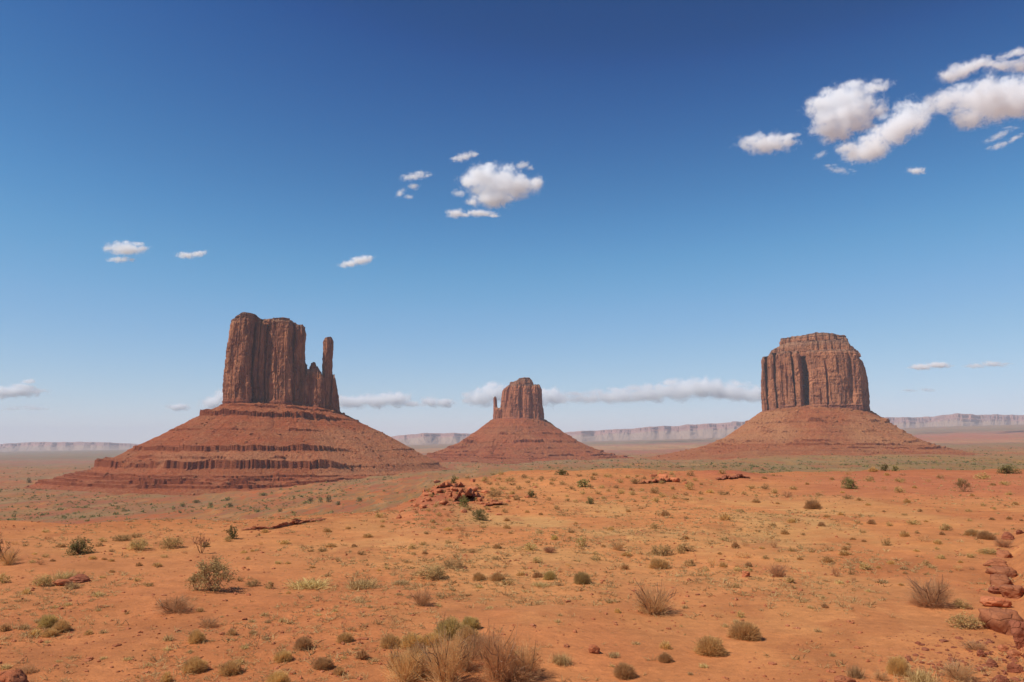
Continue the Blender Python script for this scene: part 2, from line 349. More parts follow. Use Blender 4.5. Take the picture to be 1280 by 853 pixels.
# ------------------------------------------------------------------ buttes
def lerp_list(L):
    xs, ys = zip(*sorted(L)); xs, ys = np.array(xs, float), np.array(ys, float)
    return lambda v: np.interp(v, xs, ys)
class Butte:
    def __init__(s, name, D, label):
        s.D = D; s.r0 = D; s.root = bpy.data.objects.new(name, None); COL.objects.link(s.root); tag(s.root, label, 'butte', 'sandstone buttes on the valley floor')
    def X(s, px):                       # metres to the side of the butte's axis, seen square on
        a = np.arctan((np.asarray(px, float) - 640) / F * math.cos(PITCH)); return s.r0 * np.tan(a - s.az)
    def PXI(s, lx): return 640 + F / math.cos(PITCH) * np.tan(s.az + np.arctan(np.asarray(lx, float) / s.r0))
    def Z(s, py): return np.array([P(640, v, s.D)[2] for v in np.ravel(py)]).reshape(np.shape(py))
    def world(s, lx, ly): return s.o[0] + lx * math.cos(s.az) + ly * math.sin(s.az), s.o[1] - lx * math.sin(s.az) + ly * math.cos(s.az)
    def origin(s, px, z):
        s.az = math.atan((px - 640) / F * math.cos(PITCH)); s.r0 = s.D / math.cos(s.az); s.o = np.array([s.D * math.tan(s.az), s.D, z]); s.root.location = s.o
    def cliff(s, name, mat, front, back, base, top, left=(), right=(), M=90, step=1.2, amp=1.0, seed=1, cap=0.10, capin=4.0, strata=0.12, rough=1.0, parent=None, topamp=2.0, y0=0.0):
        base, top = lerp_list(base), lerp_list(top)
        fx = np.array([p[0] for p in front], float); fy = np.array([p[1] for p in front], float)
        x = s.X(fx); y = fy.copy()
        # close round the back
        n = 24; th = np.linspace(0, math.pi, n)[1:-1]
        cx, rx = (x[0] + x[-1]) / 2, (x[-1] - x[0]) / 2
        bx = cx + rx * np.sign(np.cos(th)) * np.abs(np.cos(th)) ** .6; by = np.interp(bx, [x[0], x[-1]], [y[0], y[-1]]) + back * np.sin(th) ** .6
        px_ = np.concatenate([x, bx, x[:1]]); py_ = np.concatenate([y, by, y[:1]])
        seg = np.hypot(np.diff(px_), np.diff(py_)); cs = np.concatenate([[0], np.cumsum(seg)]); L = cs[-1]; N = max(40, int(L / step))
        sv = np.arange(N) * L / N; X = np.interp(sv, cs, px_); Y = np.interp(sv, cs, py_)
        tx = np.roll(X, -1) - np.roll(X, 1); ty = np.roll(Y, -1) - np.roll(Y, 1); l = np.hypot(tx, ty) + 1e-6
        for _ in range(2): tx = (np.roll(tx, 1) + 2 * tx + np.roll(tx, -1)) / 4; ty = (np.roll(ty, 1) + 2 * ty + np.roll(ty, -1)) / 4
        l = np.hypot(tx, ty) + 1e-6; nx, ny = ty / l, -tx / l
        PX = s.PXI(X)
        t = np.linspace(0, 1, M)[:, None]
        pmin, pmax = fx.min(), fx.max(); f = ((PX - pmin) / (pmax - pmin))[None, :]
        Lf = lerp_list(left or [(0, 0), (1, 0)])(t); Rf = lerp_list(right or [(0, 0), (1, 0)])(t)
        px2 = PX[None, :] + Lf * (1 - f) + Rf * f
        zb = s.Z(base(PX))[None, :] - 9 * amp; zt = s.Z(top(px2[-1]))[None, :]
        zt = zt + (noise(sv / (9 * amp), 0, 0, seed + 9) - .5)[None, :] * topamp + (cell(sv / (13 * amp), 0 * sv, seed + 3) - .5)[None, :] * topamp
        yf = (s.D - s.X(px2) * math.sin(s.az)) / s.D
        z = CAM[2] + (zb + t * (zt - zb) - CAM[2]) * yf
        SS = np.broadcast_to(sv[None, :], z.shape); a = amp
        wz = (noise(SS / (40 * a), z / (90 * a), 0, seed + 5) - .5) * 4 * a + (noise(SS / (9 * a), z / (9 * a), 0, seed + 35) - .5) * 1.6 * a
        S2 = SS + wz
        d = (fbm(S2 / (26 * a), z / (260 * a), 0, seed, 2) - .5) * 7 * a
        # sharp-edged slabs of uneven width that break off at different heights
        for wd, ht, am, sd in ((13.0, 75.0, 4.6, 40), (6.0, 34.0, 2.6, 44)):
            cx0 = S2 / (wd * a) + .8 * noise(SS / (wd * 2.4 * a), 0, 0, seed + sd); ci = np.floor(cx0)
            cz = np.floor(z / (ht * a) * (.6 + .9 * _h(ci, ci * 0, ci * 0, seed + sd + 1)) + 5 * _h(ci, ci * 0, ci * 0, seed + sd + 2) + .25 * noise(S2 / (4 * a), z / (30 * a), 0, seed + sd))
            d = d + (_h(ci, cz, ci * 0, seed + sd + 3) - .5) * am * a * rough
        d = d + (np.abs(noise(S2 / (13.0 * a), z / (140 * a), 0, seed + 1) - .5) - .22) * 5 * a
        cr = noise(S2 / (8.5 * a), z / (170 * a), 0, seed + 2); d = d - np.clip(cr - .70, 0, 1) * 34 * a
        j = cell(S2 / (7 * a) + 1.7 * noise(z / (25 * a), S2 / (60 * a), 0, seed), z / (21 * a) + 2.3 * noise(S2 / (11 * a), 0, 0, seed + 4), seed + 6); d = d + (j - .5) * 1.4 * a * rough; j2 = cell(S2 / (15 * a) + .5, z / (46 * a) + 3.1 * noise(S2 / (19 * a), 0, 0, seed + 14), seed + 16); d = d + (j2 - .5) * 1.2 * a * rough
        d = d + (noise(z / (3.0 * a), S2 / (40 * a), 0, seed + 7) - .5) * 1.0 * a + (fbm(S2 / (2.5 * a), z / (3.5 * a), 0, seed + 8, 3) - .5) * 1.5 * a * rough
        bs = sstep(strata, strata * .55, t) if strata > 0 else t * 0
        lay = np.floor(z / (4.5 * a) + .8 * noise(SS / (30 * a), 0, 0, seed)); lay = _h(lay, lay * 0, lay * 0, seed + 11)
        d = d * (1 - .55 * bs) + bs * (2.2 + 3.0 * (lay - .4)) * a
        ct = sstep(1 - cap, 1.0, t) if cap > 0 else t * 0
        q = np.floor(ct * 5) / 5 * .6 + ct * .4
        d = d * (1 - .5 * ct) - capin * q + ct * (lay - .4) * 3.0 * a
        # keep displacement tame on narrow footprints
        wid = x[-1] - x[0]; d = d * min(1.0, wid / (40 * a))
        Xv, Yv = s.world(s.X(px2) + nx[None, :] * d, y0 + np.broadcast_to(Y[None, :], z.shape) + ny[None, :] * d)
        V = [np.stack([Xv, Yv, z], -1)]; T = [np.stack([bs + 0 * z, ct + 0 * z, 0 * z], -1)]
        K = 9
        LX = s.X(px2)[-1] + nx * d[-1]; LY = y0 + Y + ny * d[-1]; c0, c1 = LX.mean(), LY.mean()
        rings = []
        for q in range(1, K + 1):
            f2 = q / K * .985; lx = LX + (c0 - LX) * f2; ly = LY + (c1 - LY) * f2; wx, wy = s.world(lx, ly)
            zz = s.Z(top(s.PXI(lx))); zz = CAM[2] + (zz - CAM[2]) * (s.D - lx * math.sin(s.az)) / s.D
            g = math.sin(min(1, f2 * 2.2) * math.pi / 2)
            zz = zt[0] * 0 + zz * g + V[0][-1][:, 2] * (1 - g) + (fbm(wx / (12 * a), wy / (12 * a), 0, seed + 13, 4) - .5) * topamp * 1.4 * g
            rings.append(np.stack([wx, wy, zz], -1))
        V = np.concatenate([V[0], np.array(rings)], 0); T = np.concatenate([T[0], np.ones((K, N, 3)) * [0, 1, 0]], 0)
        fc = grid_faces(V.shape[0], N, True)
        V = V.reshape(-1, 3) - s.o
        o = link(name, mk_mesh(name, V, fc, mat, T.reshape(-1, 3)), parent or s.root)
        return o
    def talus(s, mat, prof, ell, kdir, ledges, seed=1, sc=1.0, cols=1000, pale=(), fade=None, tilt=0.0):
        th = np.linspace(0, 2 * math.pi, cols, endpoint=False)
        rs = list(np.linspace(prof[0][0], prof[-1][0], 150))
        for (rl, h, w, th0) in ledges:
            rs = [r for r in rs if not (rl - 1.2 * sc < r < rl + 1.9 * sc)] + [rl - 1.0 * sc, rl - .05, rl + 0.6 * sc, rl + 1.8 * sc]
        rs = np.array(sorted(rs)); pr = np.array(prof, float)
        R, TH = np.meshgrid(rs, th, indexing='ij')
        def wrapi(vals, p): # vals at right, back, left, front
            return np.interp(p % (2 * math.pi), [0, math.pi / 2, math.pi, 1.5 * math.pi, 2 * math.pi], list(vals) + [vals[0]])
        a, b = ell; e = 1.0 / np.sqrt((np.cos(TH) / a) ** 2 + (np.sin(TH) / b) ** 2)
        R0 = prof[0][0]; cx, cy = np.cos(TH), np.sin(TH)
        lat = (fbm(cx * 4, cy * 4, 0, seed, 2) - .5)
        RR = e * (R0 / prof[1][0]) + (R - R0) * wrapi(kdir, TH) * (1 + .12 * lat)
        arc = TH * RR.mean()
        z = np.interp(R, pr[:, 0], pr[:, 1])
        led = np.zeros_like(z)
        z = z + tilt * RR * cx * sstep(260 * sc, 60 * sc, RR)
        for i, (rl, h, w, th0) in enumerate(ledges):
            pres = sstep(th0 + .05, th0 + .20, fbm(cx * 5 + i * 9, cy * 5, 0, seed + 3 + i, 4))
            if fade: pres = pres * (1 - .85 * sstep(fade[0], fade[1], s.PXI(RR * cx)))
            ramp = np.clip((R - (rl - w)) / w, 0, 1) * (R <= rl)
            hv = h * (.45 + 1.1 * fbm(cx * 8 + i * 5, cy * 8, 0, seed + 60 + i, 4)); z = z + hv * ramp * pres
            nearl = np.exp(-((R - rl) / (3.0 * sc)) ** 2)
            RR = RR + nearl * min(1, h / 10) * ((fbm(cx * 60, cy * 60, i, seed + 7, 3) - .5) * 9 * sc - np.clip(noise(cx * 95, cy * 95, i, seed + 8) - .62, 0, 1) * 26 * sc * sstep(.42, .62, fbm(cx * 9, cy * 9, i, seed + 9, 3)))
            led = np.maximum(led, np.exp(-((R - rl) / (2.2 * sc)) ** 2) * pres)
        f = np.clip((R - R0) / (prof[-1][0] - R0), 0, 1)
        wq = 1.6 * fbm(RR * cx / (95 * sc), RR * cy / (95 * sc), 0, seed + 51, 4)
        gl = np.abs(noise(cx * 7 + wq, cy * 7 + wq * .7, R / (260 * sc), seed + 52) - .5) * 2
        z = z - (1 - gl) ** 4 * 3.5 * sc * np.sin(np.pi * np.clip(f * 1.5, 0, 1)) * sstep(.35, .6, fbm(cx * 3, cy * 3, R / (150 * sc), seed + 53, 3))
        x, y = s.world(RR * cx, RR * cy)
        z = z + (fbm(x / (9 * sc), y / (9 * sc), 0, seed + 5, 5, .65) - .5) * 6.0 * sc * sstep(0, .1, f) * (1 - .5 * f)
        pl = np.zeros_like(z)
        for (u0, u1, r0, r1) in pale:
            uu = 640 + x / y * 1000
            pl = np.maximum(pl, sstep(u0 - 12, u0 + 12, uu) * sstep(u1 + 12, u1 - 12, uu) * sstep(r0 - 15, r0 + 10, R) * sstep(r1 + 15, r1 - 10, R) * (cy < 0.3))
        V = np.stack([x, y, z], -1) - s.o
        T = np.stack([led, pl * .8, 0 * z], -1)
        o = link('talus_slope', mk_mesh('talus_slope', V, grid_faces(len(rs), cols, True)[:, ::-1], mat, T.reshape(-1, 3)), s.root)
        # loose boulders lying on the slope: uncountable
        rng = np.random.default_rng(seed); n = 5200
        i = rng.integers(8, len(rs) - 25, n); j = rng.integers(0, cols, n)
        keep = (cy[0, j] < .45) & (fbm(x[i, j] / (60 * sc), y[i, j] / (60 * sc), 0, seed + 31, 3) > .42); i, j = i[keep], j[keep]
        pos = V[i, j]; size = (0.7 + 2.2 * rng.random(len(pos)) ** 4) * sc * 1.25
        tn = np.repeat(np.stack([np.zeros(len(pos)), rng.random(len(pos)) ** 2, np.zeros(len(pos))], -1), 12, 0)
        o2 = link('fallen_rubble', scatter_rocks('fallen_rubble', pos, size, rng, mat, tint=tn), s.root); o2['kind'] = 'stuff'
        return o
ICO = np.array([(0, 0, 1), (0, 0, -1)] + [(.9 * math.cos(a), .9 * math.sin(a), .5) for a in np.arange(5) * 1.2566] + [(.9 * math.cos(a + .63), .9 * math.sin(a + .63), -.4) for a in np.arange(5) * 1.2566])
ICOF = np.array([(0, 2 + i, 2 + (i + 1) % 5) for i in range(5)] + [(2 + i, 7 + i, 2 + (i + 1) % 5) for i in range(5)] + [(2 + (i + 1) % 5, 7 + i, 7 + (i + 1) % 5) for i in range(5)] + [(1, 7 + (i + 1) % 5, 7 + i) for i in range(5)])
def scatter_rocks(name, pos, size, rng, mat, flat=0.7, tint=None):
    n = len(pos); sz = np.asarray(size)[:, None, None] * (0.6 + .8 * rng.random((n, 1, 3))) * [1, 1, flat]
    V = ICO[None] * (0.75 + .5 * rng.random((n, 12, 1))) * sz
    a = rng.random(n) * 6.28; ca, sa = np.cos(a)[:, None], np.sin(a)[:, None]
    V = np.stack([V[..., 0] * ca - V[..., 1] * sa, V[..., 0] * sa + V[..., 1] * ca, V[..., 2]], -1) + np.asarray(pos)[:, None, :]
    Fc = (ICOF[None] + (np.arange(n) * 12)[:, None, None]).reshape(-1, 3)
    return mk_mesh(name, V.reshape(-1, 3), Fc, mat, np.zeros((n * 12, 3)) if tint is None else tint)

def west_mitten():
    b = Butte('mitten_butte', 1800.0, 'large mitten-shaped red sandstone butte with a tall thin thumb spire')
    b.origin(350, -60)
    mat = m_cliff('mitten_sandstone', (.50, .195, .085), (.30, .105, .050), (.10, .042, .028), (.30, .085, .038), 1.0)
    tal = m_talus('mitten_talus', (.46, .112, .036), (.56, .25, .11), (.41, .135, .050), 1.0)
    base = [(270, 504), (300, 505), (340, 507), (380, 509), (400, 511), (424, 514)]
    front = [(278.5, 30), (278.5, -4), (281, -22), (291, -28), (292.5, -38), (300, -40), (309, -38), (310.5, -34), (311.2, 6), (312.6, 26), (314.3, 8), (315.5, -12), (320, -19), (321.3, 4), (322.6, -15), (328.3, -20), (329.5, 10), (331, -17), (335, -22), (336, -31), (342, -40), (352, -42), (362, -40), (364, -34), (364.8, 4), (366, 18), (367.4, 2), (368.5, -24), (374, -28), (380, -22), (382.5, -4), (382, 20)]
    b.cliff('cliff_face', mat, front, 55, base, [(270, 402), (281, 402), (286, 400), (292, 396), (298, 393.5), (306, 394), (314, 396), (317, 399.5), (330, 400.5), (345, 400), (356, 401), (361, 403), (366, 407.5), (375, 408), (379, 410), (384, 414)],
            left=[(0, .6), (.35, -1.4), (.55, -.8), (.7, .8), (.85, 2.2), (1, 3.0)], right=[(0, -1.0), (.3, -2.2), (.5, -3.0), (.7, -5.0), (1, -6.0)], seed=3, cap=.10, capin=2.6, M=110)
    b.cliff('cap_rock', mat, [(294, 6), (295, -18), (302, -26), (312, -22), (317, -6), (316, 6)], 30, [(290, 399), (317, 401)], [(290, 397), (298, 394), (304, 393), (310, 394.5), (317, 398)], M=14, seed=8, cap=.5, capin=3, strata=0, amp=.6, topamp=1)
    b.cliff('cap_rock', mat, [(322, 6), (323, -20), (335, -27), (352, -28), (360, -22), (363, 0), (362, 8)], 36, [(318, 404), (364, 406)], [(318, 401), (335, 400), (343, 399.4), (352, 400.2), (363, 404)], M=14, seed=18, cap=.5, capin=3, strata=0, amp=.6, topamp=1)
    # broken shoulder between the palm and the thumb
    b.cliff('shoulder', mat, [(376, 10), (376.5, -26), (379, -33), (384, -36), (385, -28), (387, -32), (394, -38), (400, -36), (403, -28), (405, -6), (405, 12)], 34, base, [(374, 474), (377, 468), (381, 464), (386, 462), (387.5, 460.5), (394, 460), (397, 464), (402, 467.5), (406, 470)], right=[(0, 1), (1, -3)], seed=21, cap=.22, capin=6, M=60, amp=.7)
    b.cliff('pinnacle', mat, [(383.5, 4), (384, -16), (388.5, -22), (393, -16), (393.5, 4)], 14, [(380, 470), (396, 470)], [(380, 456), (385, 455), (388, 453.6), (391, 454.5), (396, 457)], right=[(0, 0), (1, -1)], left=[(0, 0), (1, 1)], seed=25, cap=.3, capin=2.5, strata=0, M=26, amp=.5)
    b.cliff('thumb_spire', mat, [(401.5, 6), (401.8, -16), (405, -24), (411, -22), (414.5, -14), (415, 6)], 20, [(400, 512), (420, 513)], [(400, 424), (405, 423), (409, 422.5), (412, 423.5), (416, 426)],
            left=[(0, -1.5), (.3, -1.5), (.55, -1.2), (.72, -1.0), (.84, -.3), (.93, 0), (.96, -.6), (1, .3)], right=[(0, 0), (.3, -1.5), (.5, -3.0), (.8, -2.6), (.93, -2.8), (1, -4)], seed=31, cap=.05, capin=1.0, strata=.1, M=90, amp=.55, topamp=1)
    b.cliff('spire_foot', mat, [(412, 6), (412.5, -22), (416, -26), (421, -20), (423.8, -4), (423.8, 8)], 24, [(400, 512), (424, 514.5)], [(410, 468), (414, 470), (417, 475), (420, 488), (423.5, 500)], right=[(0, 0), (1, -3)], seed=35, cap=.2, capin=3, strata=.15, M=50, amp=.6)
    b.talus(tal, [(60, 94), (110, 91), (150, 76), (178, 63), (250, 30), (322, -5), (383, -34), (400, -46), (445, -57), (490, -66), (530, -80), (580, -98), (680, -125)], (128, 62), (.87, .9, .87, .9),
            [(128, 4, 10, .30), (174, 10, 18, .12), (240, 4, 12, .5), (322, 9, 20, .22), (352, 4, 10, .5), (386, 13, 26, .30), (424, 4, 14, .28), (446, 5, 14, .25), (470, 5, 16, .22), (494, 5, 16, .25)], seed=5, sc=1.0, cols=1300,
            pale=[(200, 400, 330, 380), (395, 560, 230, 420)], fade=(385, 440), tilt=-.06)
    return b
def east_mitten():
    b = Butte('mitten_butte', 3000.0, 'small hazy mitten-shaped butte standing alone on the far plain between two larger buttes')
    b.origin(648, -40)
    mat = m_cliff('far_mitten_sandstone', (.49, .175, .078), (.35, .120, .056), (.16, .06, .034), (.27, .085, .05), 1.3)
    tal = m_talus('far_mitten_talus', (.45, .115, .038), (.50, .20, .08), (.42, .14, .052), 1.5)
    base = [(610, 527), (624, 524.5), (650, 524), (670, 525), (684, 527)]
    b.cliff('cliff_face', mat, [(625.5, 10), (625, -30), (630, -62), (640, -78), (650, -82), (658, -80), (668, -70), (672, -74), (678, -50), (680.5, -10), (680, 20)], 120, base, [(620, 492), (627, 487), (632, 484), (640, 482.5), (675, 482.5), (680, 484)],
            left=[(0, 0), (.5, 1), (.85, 3), (1, 6.5)], right=[(0, .3), (.3, -1.2), (.6, -2.6), (1, -3.5)], seed=41, cap=.08, capin=5, M=80, step=2.0, amp=1.1, rough=.8, topamp=3)
    b.cliff('cap_rock', mat, [(636.5, 0), (637, -40), (645, -60), (656, -60), (666, -46), (667, 0)], 90, [(630, 485), (670, 485)], [(634, 480), (637, 479), (644, 477.5), (650, 474.5), (656, 473), (663, 473.2), (666, 476), (668, 479)], seed=43, cap=.6, capin=5, strata=.3, M=26, step=2, amp=.9, topamp=3)
    b.cliff('thumb_spire', mat, [(616.2, 0), (616.5, -26), (618.5, -32), (620.5, -26), (621, 0)], 30, base, [(614, 498), (617, 497), (618.6, 496.3), (621, 497)], left=[(0, 0), (.6, .6), (1, .8)], right=[(0, 2.5), (.4, 1.6), (.6, .3), (.8, -.3), (1, -.8)], seed=45, cap=.05, capin=1.5, M=50, step=1.5, amp=.6, topamp=1)
    b.cliff('shoulder', mat, [(618, 0), (618.5, -30), (622, -40), (627, -40), (629, 0)], 40, base, [(616, 507), (620, 509), (623, 511), (626, 510), (630, 504)], seed=47, cap=.2, capin=3, M=30, step=1.5, amp=.6)
    b.talus(tal, [(50, 106), (98, 98), (125, 78), (155, 55), (190, 32), (216, 15), (262, -6), (305, -22), (350, -34), (430, -44), (600, -56), (800, -75)], (104, 98), (1.04, 1.0, .98, 1.0),
            [(170, 5, 18, .5), (214, 7, 24, .42), (262, 6, 22, .42), (300, 5, 24, .4), (338, 5, 24, .36), (380, 4, 24, .36)], seed=15, sc=1.5, cols=900)
    return b
def merrick():
    b = Butte('butte', 2400.0, 'broad flat-topped red sandstone butte with a stepped crown and no spire')
    b.origin(1020, -20)
    mat = m_cliff('broad_butte_sandstone', (.50, .20, .092), (.32, .118, .058), (.11, .047, .031), (.28, .095, .055), 1.15)
    tal = m_talus('broad_butte_talus', (.46, .128, .042), (.56, .25, .105), (.44, .165, .06), 1.25)
    base = [(945, 520), (953, 519.5), (965, 516), (978, 512.5), (996, 511), (1008, 513), (1014, 515.5), (1022, 512), (1050, 510.5), (1075, 510), (1090, 511)]
    b.cliff('cliff_face', mat, [(952.5, 20), (952, -30), (954.5, -52), (957, -58), (957.8, -14), (959.6, -10), (960.4, -58), (966, -68), (969, -66), (969.8, -20), (971.5, -16), (972.3, -60), (978, -74), (981, -70), (983, -78), (990, -82), (992.6, -78), (993.4, -22), (995.4, -18), (996.4, -76), (1002, -86), (1004.6, -80), (1005.4, -18), (1009.5, -4), (1013.2, -22), (1014, -86), (1018, -98), (1032, -106), (1050, -104), (1066, -96), (1078, -80), (1086, -48), (1088, -5), (1087, 30)], 130, base,
            [(945, 450), (953, 449), (962, 448), (966, 446), (972, 444), (985, 443), (1075, 441), (1080, 449), (1084, 458)],
            left=[(0, 4.5), (.5, 4), (1, 4.2)], right=[(0, -.5), (.3, .2), (.5, -.3), (.75, -1.5), (.9, -3.6), (1, -5.5)], seed=51, cap=.06, capin=6, M=100, step=1.6, amp=1.1, topamp=3)
    b.cliff('cap_rock', mat, [(966, 10), (967, -30), (980, -50), (996, -62), (1020, -84), (1046, -84), (1068, -76), (1080, -34), (1079, 10)], 110, [(960, 447), (970, 446), (1075, 444)], [(962, 444), (967, 440), (976, 436), (984, 433), (1000, 430), (1062, 428), (1068, 432), (1076, 436), (1081, 441)], seed=53, cap=.6, capin=6, strata=.1, M=30, step=1.6, amp=.9, topamp=2)
    b.cliff('summit_ledge', mat, [(981, 10), (981.5, -24), (992, -42), (1010, -52), (1026, -66), (1048, -68), (1064, -54), (1068, -12), (1067, 10)], 80, [(975, 434), (1069, 433)], [(978, 426), (982, 425), (995, 423.5), (1010, 422), (1022, 419.5), (1030, 418.6), (1042, 420), (1050, 421), (1062, 421.5), (1069, 425)], seed=55, cap=.5, capin=4, strata=.2, M=26, step=1.6, amp=.9, topamp=2.5)
    b.talus(tal, [(80, 122), (152, 108), (178, 94), (203, 78), (240, 54), (282, 30), (320, 14), (350, 4), (400, -8), (480, -22), (640, -45)], (160, 118), (.86, .95, .84, .92),
            [(215, 8, 18, .44), (262, 5, 16, .5), (320, 6, 18, .42), (346, 5, 16, .42), (380, 4, 16, .48)], seed=25, sc=1.25, cols=1100, pale=[(890, 985, 160, 330), (1060, 1160, 190, 340)])
    return b
west_mitten(); east_mitten(); merrick()

# ------------------------------------------------------------------ mesas along the skyline
def mesa(name, D, tops, base, depth, seed, mat):
    ux = np.arange(tops[0][0], tops[-1][0], 1.0 if D < 2e4 else 1.5); ty = np.interp(ux, *zip(*tops))
    zt = np.array([P(640, v, D)[2] for v in ty]); zt = zt + (fbm(ux / 9, 0, 0, seed, 5) - .5) * D * .0012
    zb = np.interp(ux, *zip(*base))
    x = (ux - 640) * D / F * math.cos(PITCH)
    prof = [(0, 0), (.2, .10), (.45, .26), (.65, .42), (.80, .56), (.84, .66), (.88, .69), (.95, .75), (.97, .88), (1.0, .94), (1.15, 1.0), (2.0, .98), (2.3, 0)]
    rows, tn = [], []
    for (q, h) in prof:
        tn.append(np.repeat([[1.0 if h < .58 else 0.0, 0, 0]], len(ux), 0))
        off = (fbm(ux / 8, q * 1.5, 0, seed + 2, 5) - .5) * depth * .4 + (fbm(ux / 40, 3, 0, seed + 3, 3) - .5) * depth * 1.5
        y = D - depth * (1 - q) + off * min(1, max(0, (2.1 - q) * 2)) + (noise(ux / 7, q * 6, 0, seed + 4) - .5) * depth * .06
        hh = h if h in (0, 1.0) else h + (noise(ux / 22, q * 9, 0, seed + 5) - .5) * .10
        rows.append(np.stack([x * y / D, y, zb + (zt - zb) * hh], -1))
    V = np.array(rows)
    o = link(name, mk_mesh(name, V, grid_faces(len(prof), len(ux)), mat, np.concatenate(tn))); tag(o, kind='structure')
    return o
mm = Mat('mesa_rock'); st = mm.noise(mm.map((.0004, .0004, .011)), 1.0, 4, .6); ho = mm.noise(mm.map((.0012, .0012, .002)), 1.0, 4, .6)
tm_ = mm.sep(mm.attr())
mm.color(mm.mix(mm.math('MULTIPLY', tm_[0], .8), mm.mix(mm.ramp(ho, .42, .60), mm.mix(mm.ramp(st, .42, .58), (.34, .175, .135), (.26, .125, .095)), (.24, .135, .11)), (.30, .205, .135)))
mesa('distant_mesa', 13500.0, [(430, 552), (470, 548), (485, 546), (500, 544), (540, 541.5), (580, 541), (620, 543), (700, 541), (760, 536.5), (790, 535), (830, 532), (900, 529.5), (940, 526.5), (1000, 524), (1080, 522), (1100, 521), (1140, 520), (1200, 518), (1290, 516), (1500, 514)],
     [(430, -20), (640, 10), (800, 70), (1000, 130), (1150, 200), (1500, 240)], 1500, 61, mm.m)
mesa('distant_mesa', 15000.0, [(-260, 556), (-100, 553), (0, 555.5), (15, 554), (45, 552.5), (70, 553), (110, 552.5), (135, 553.5), (160, 554.5), (178, 556), (215, 560)], [(-300, -180), (300, -100)], 900, 67, mm.m)
HIGH = 620.0

# ------------------------------------------------------------------ air: one closed box of thin haze
def haze(density):
    h = 31000.0; z0, z1 = ZMIN - 12, HIGH
    V = [(a * h, b * h, c) for c in (z0, z1) for a, b in ((-1, -1), (1, -1), (1, 1), (-1, 1))]
    Fc = [(3, 2, 1, 0), (4, 5, 6, 7), (0, 1, 5, 4), (1, 2, 6, 5), (2, 3, 7, 6), (3, 0, 4, 7)]
    m = bpy.data.materials.new('haze_air'); m.use_nodes = True; t = m.node_tree; t.nodes.clear()
    out = t.nodes.new('ShaderNodeOutputMaterial'); v = t.nodes.new('ShaderNodeVolumePrincipled')
    v.inputs['Color'].default_value = (.86, .90, 1.0, 1); v.inputs['Density'].default_value = density; v.inputs['Anisotropy'].default_value = 0.0
    t.links.new(v.outputs[0], out.inputs['Volume'])
    o = link('haze', mk_mesh('haze', V, Fc, m)); tag(o, kind='stuff')
haze(3.8e-5)

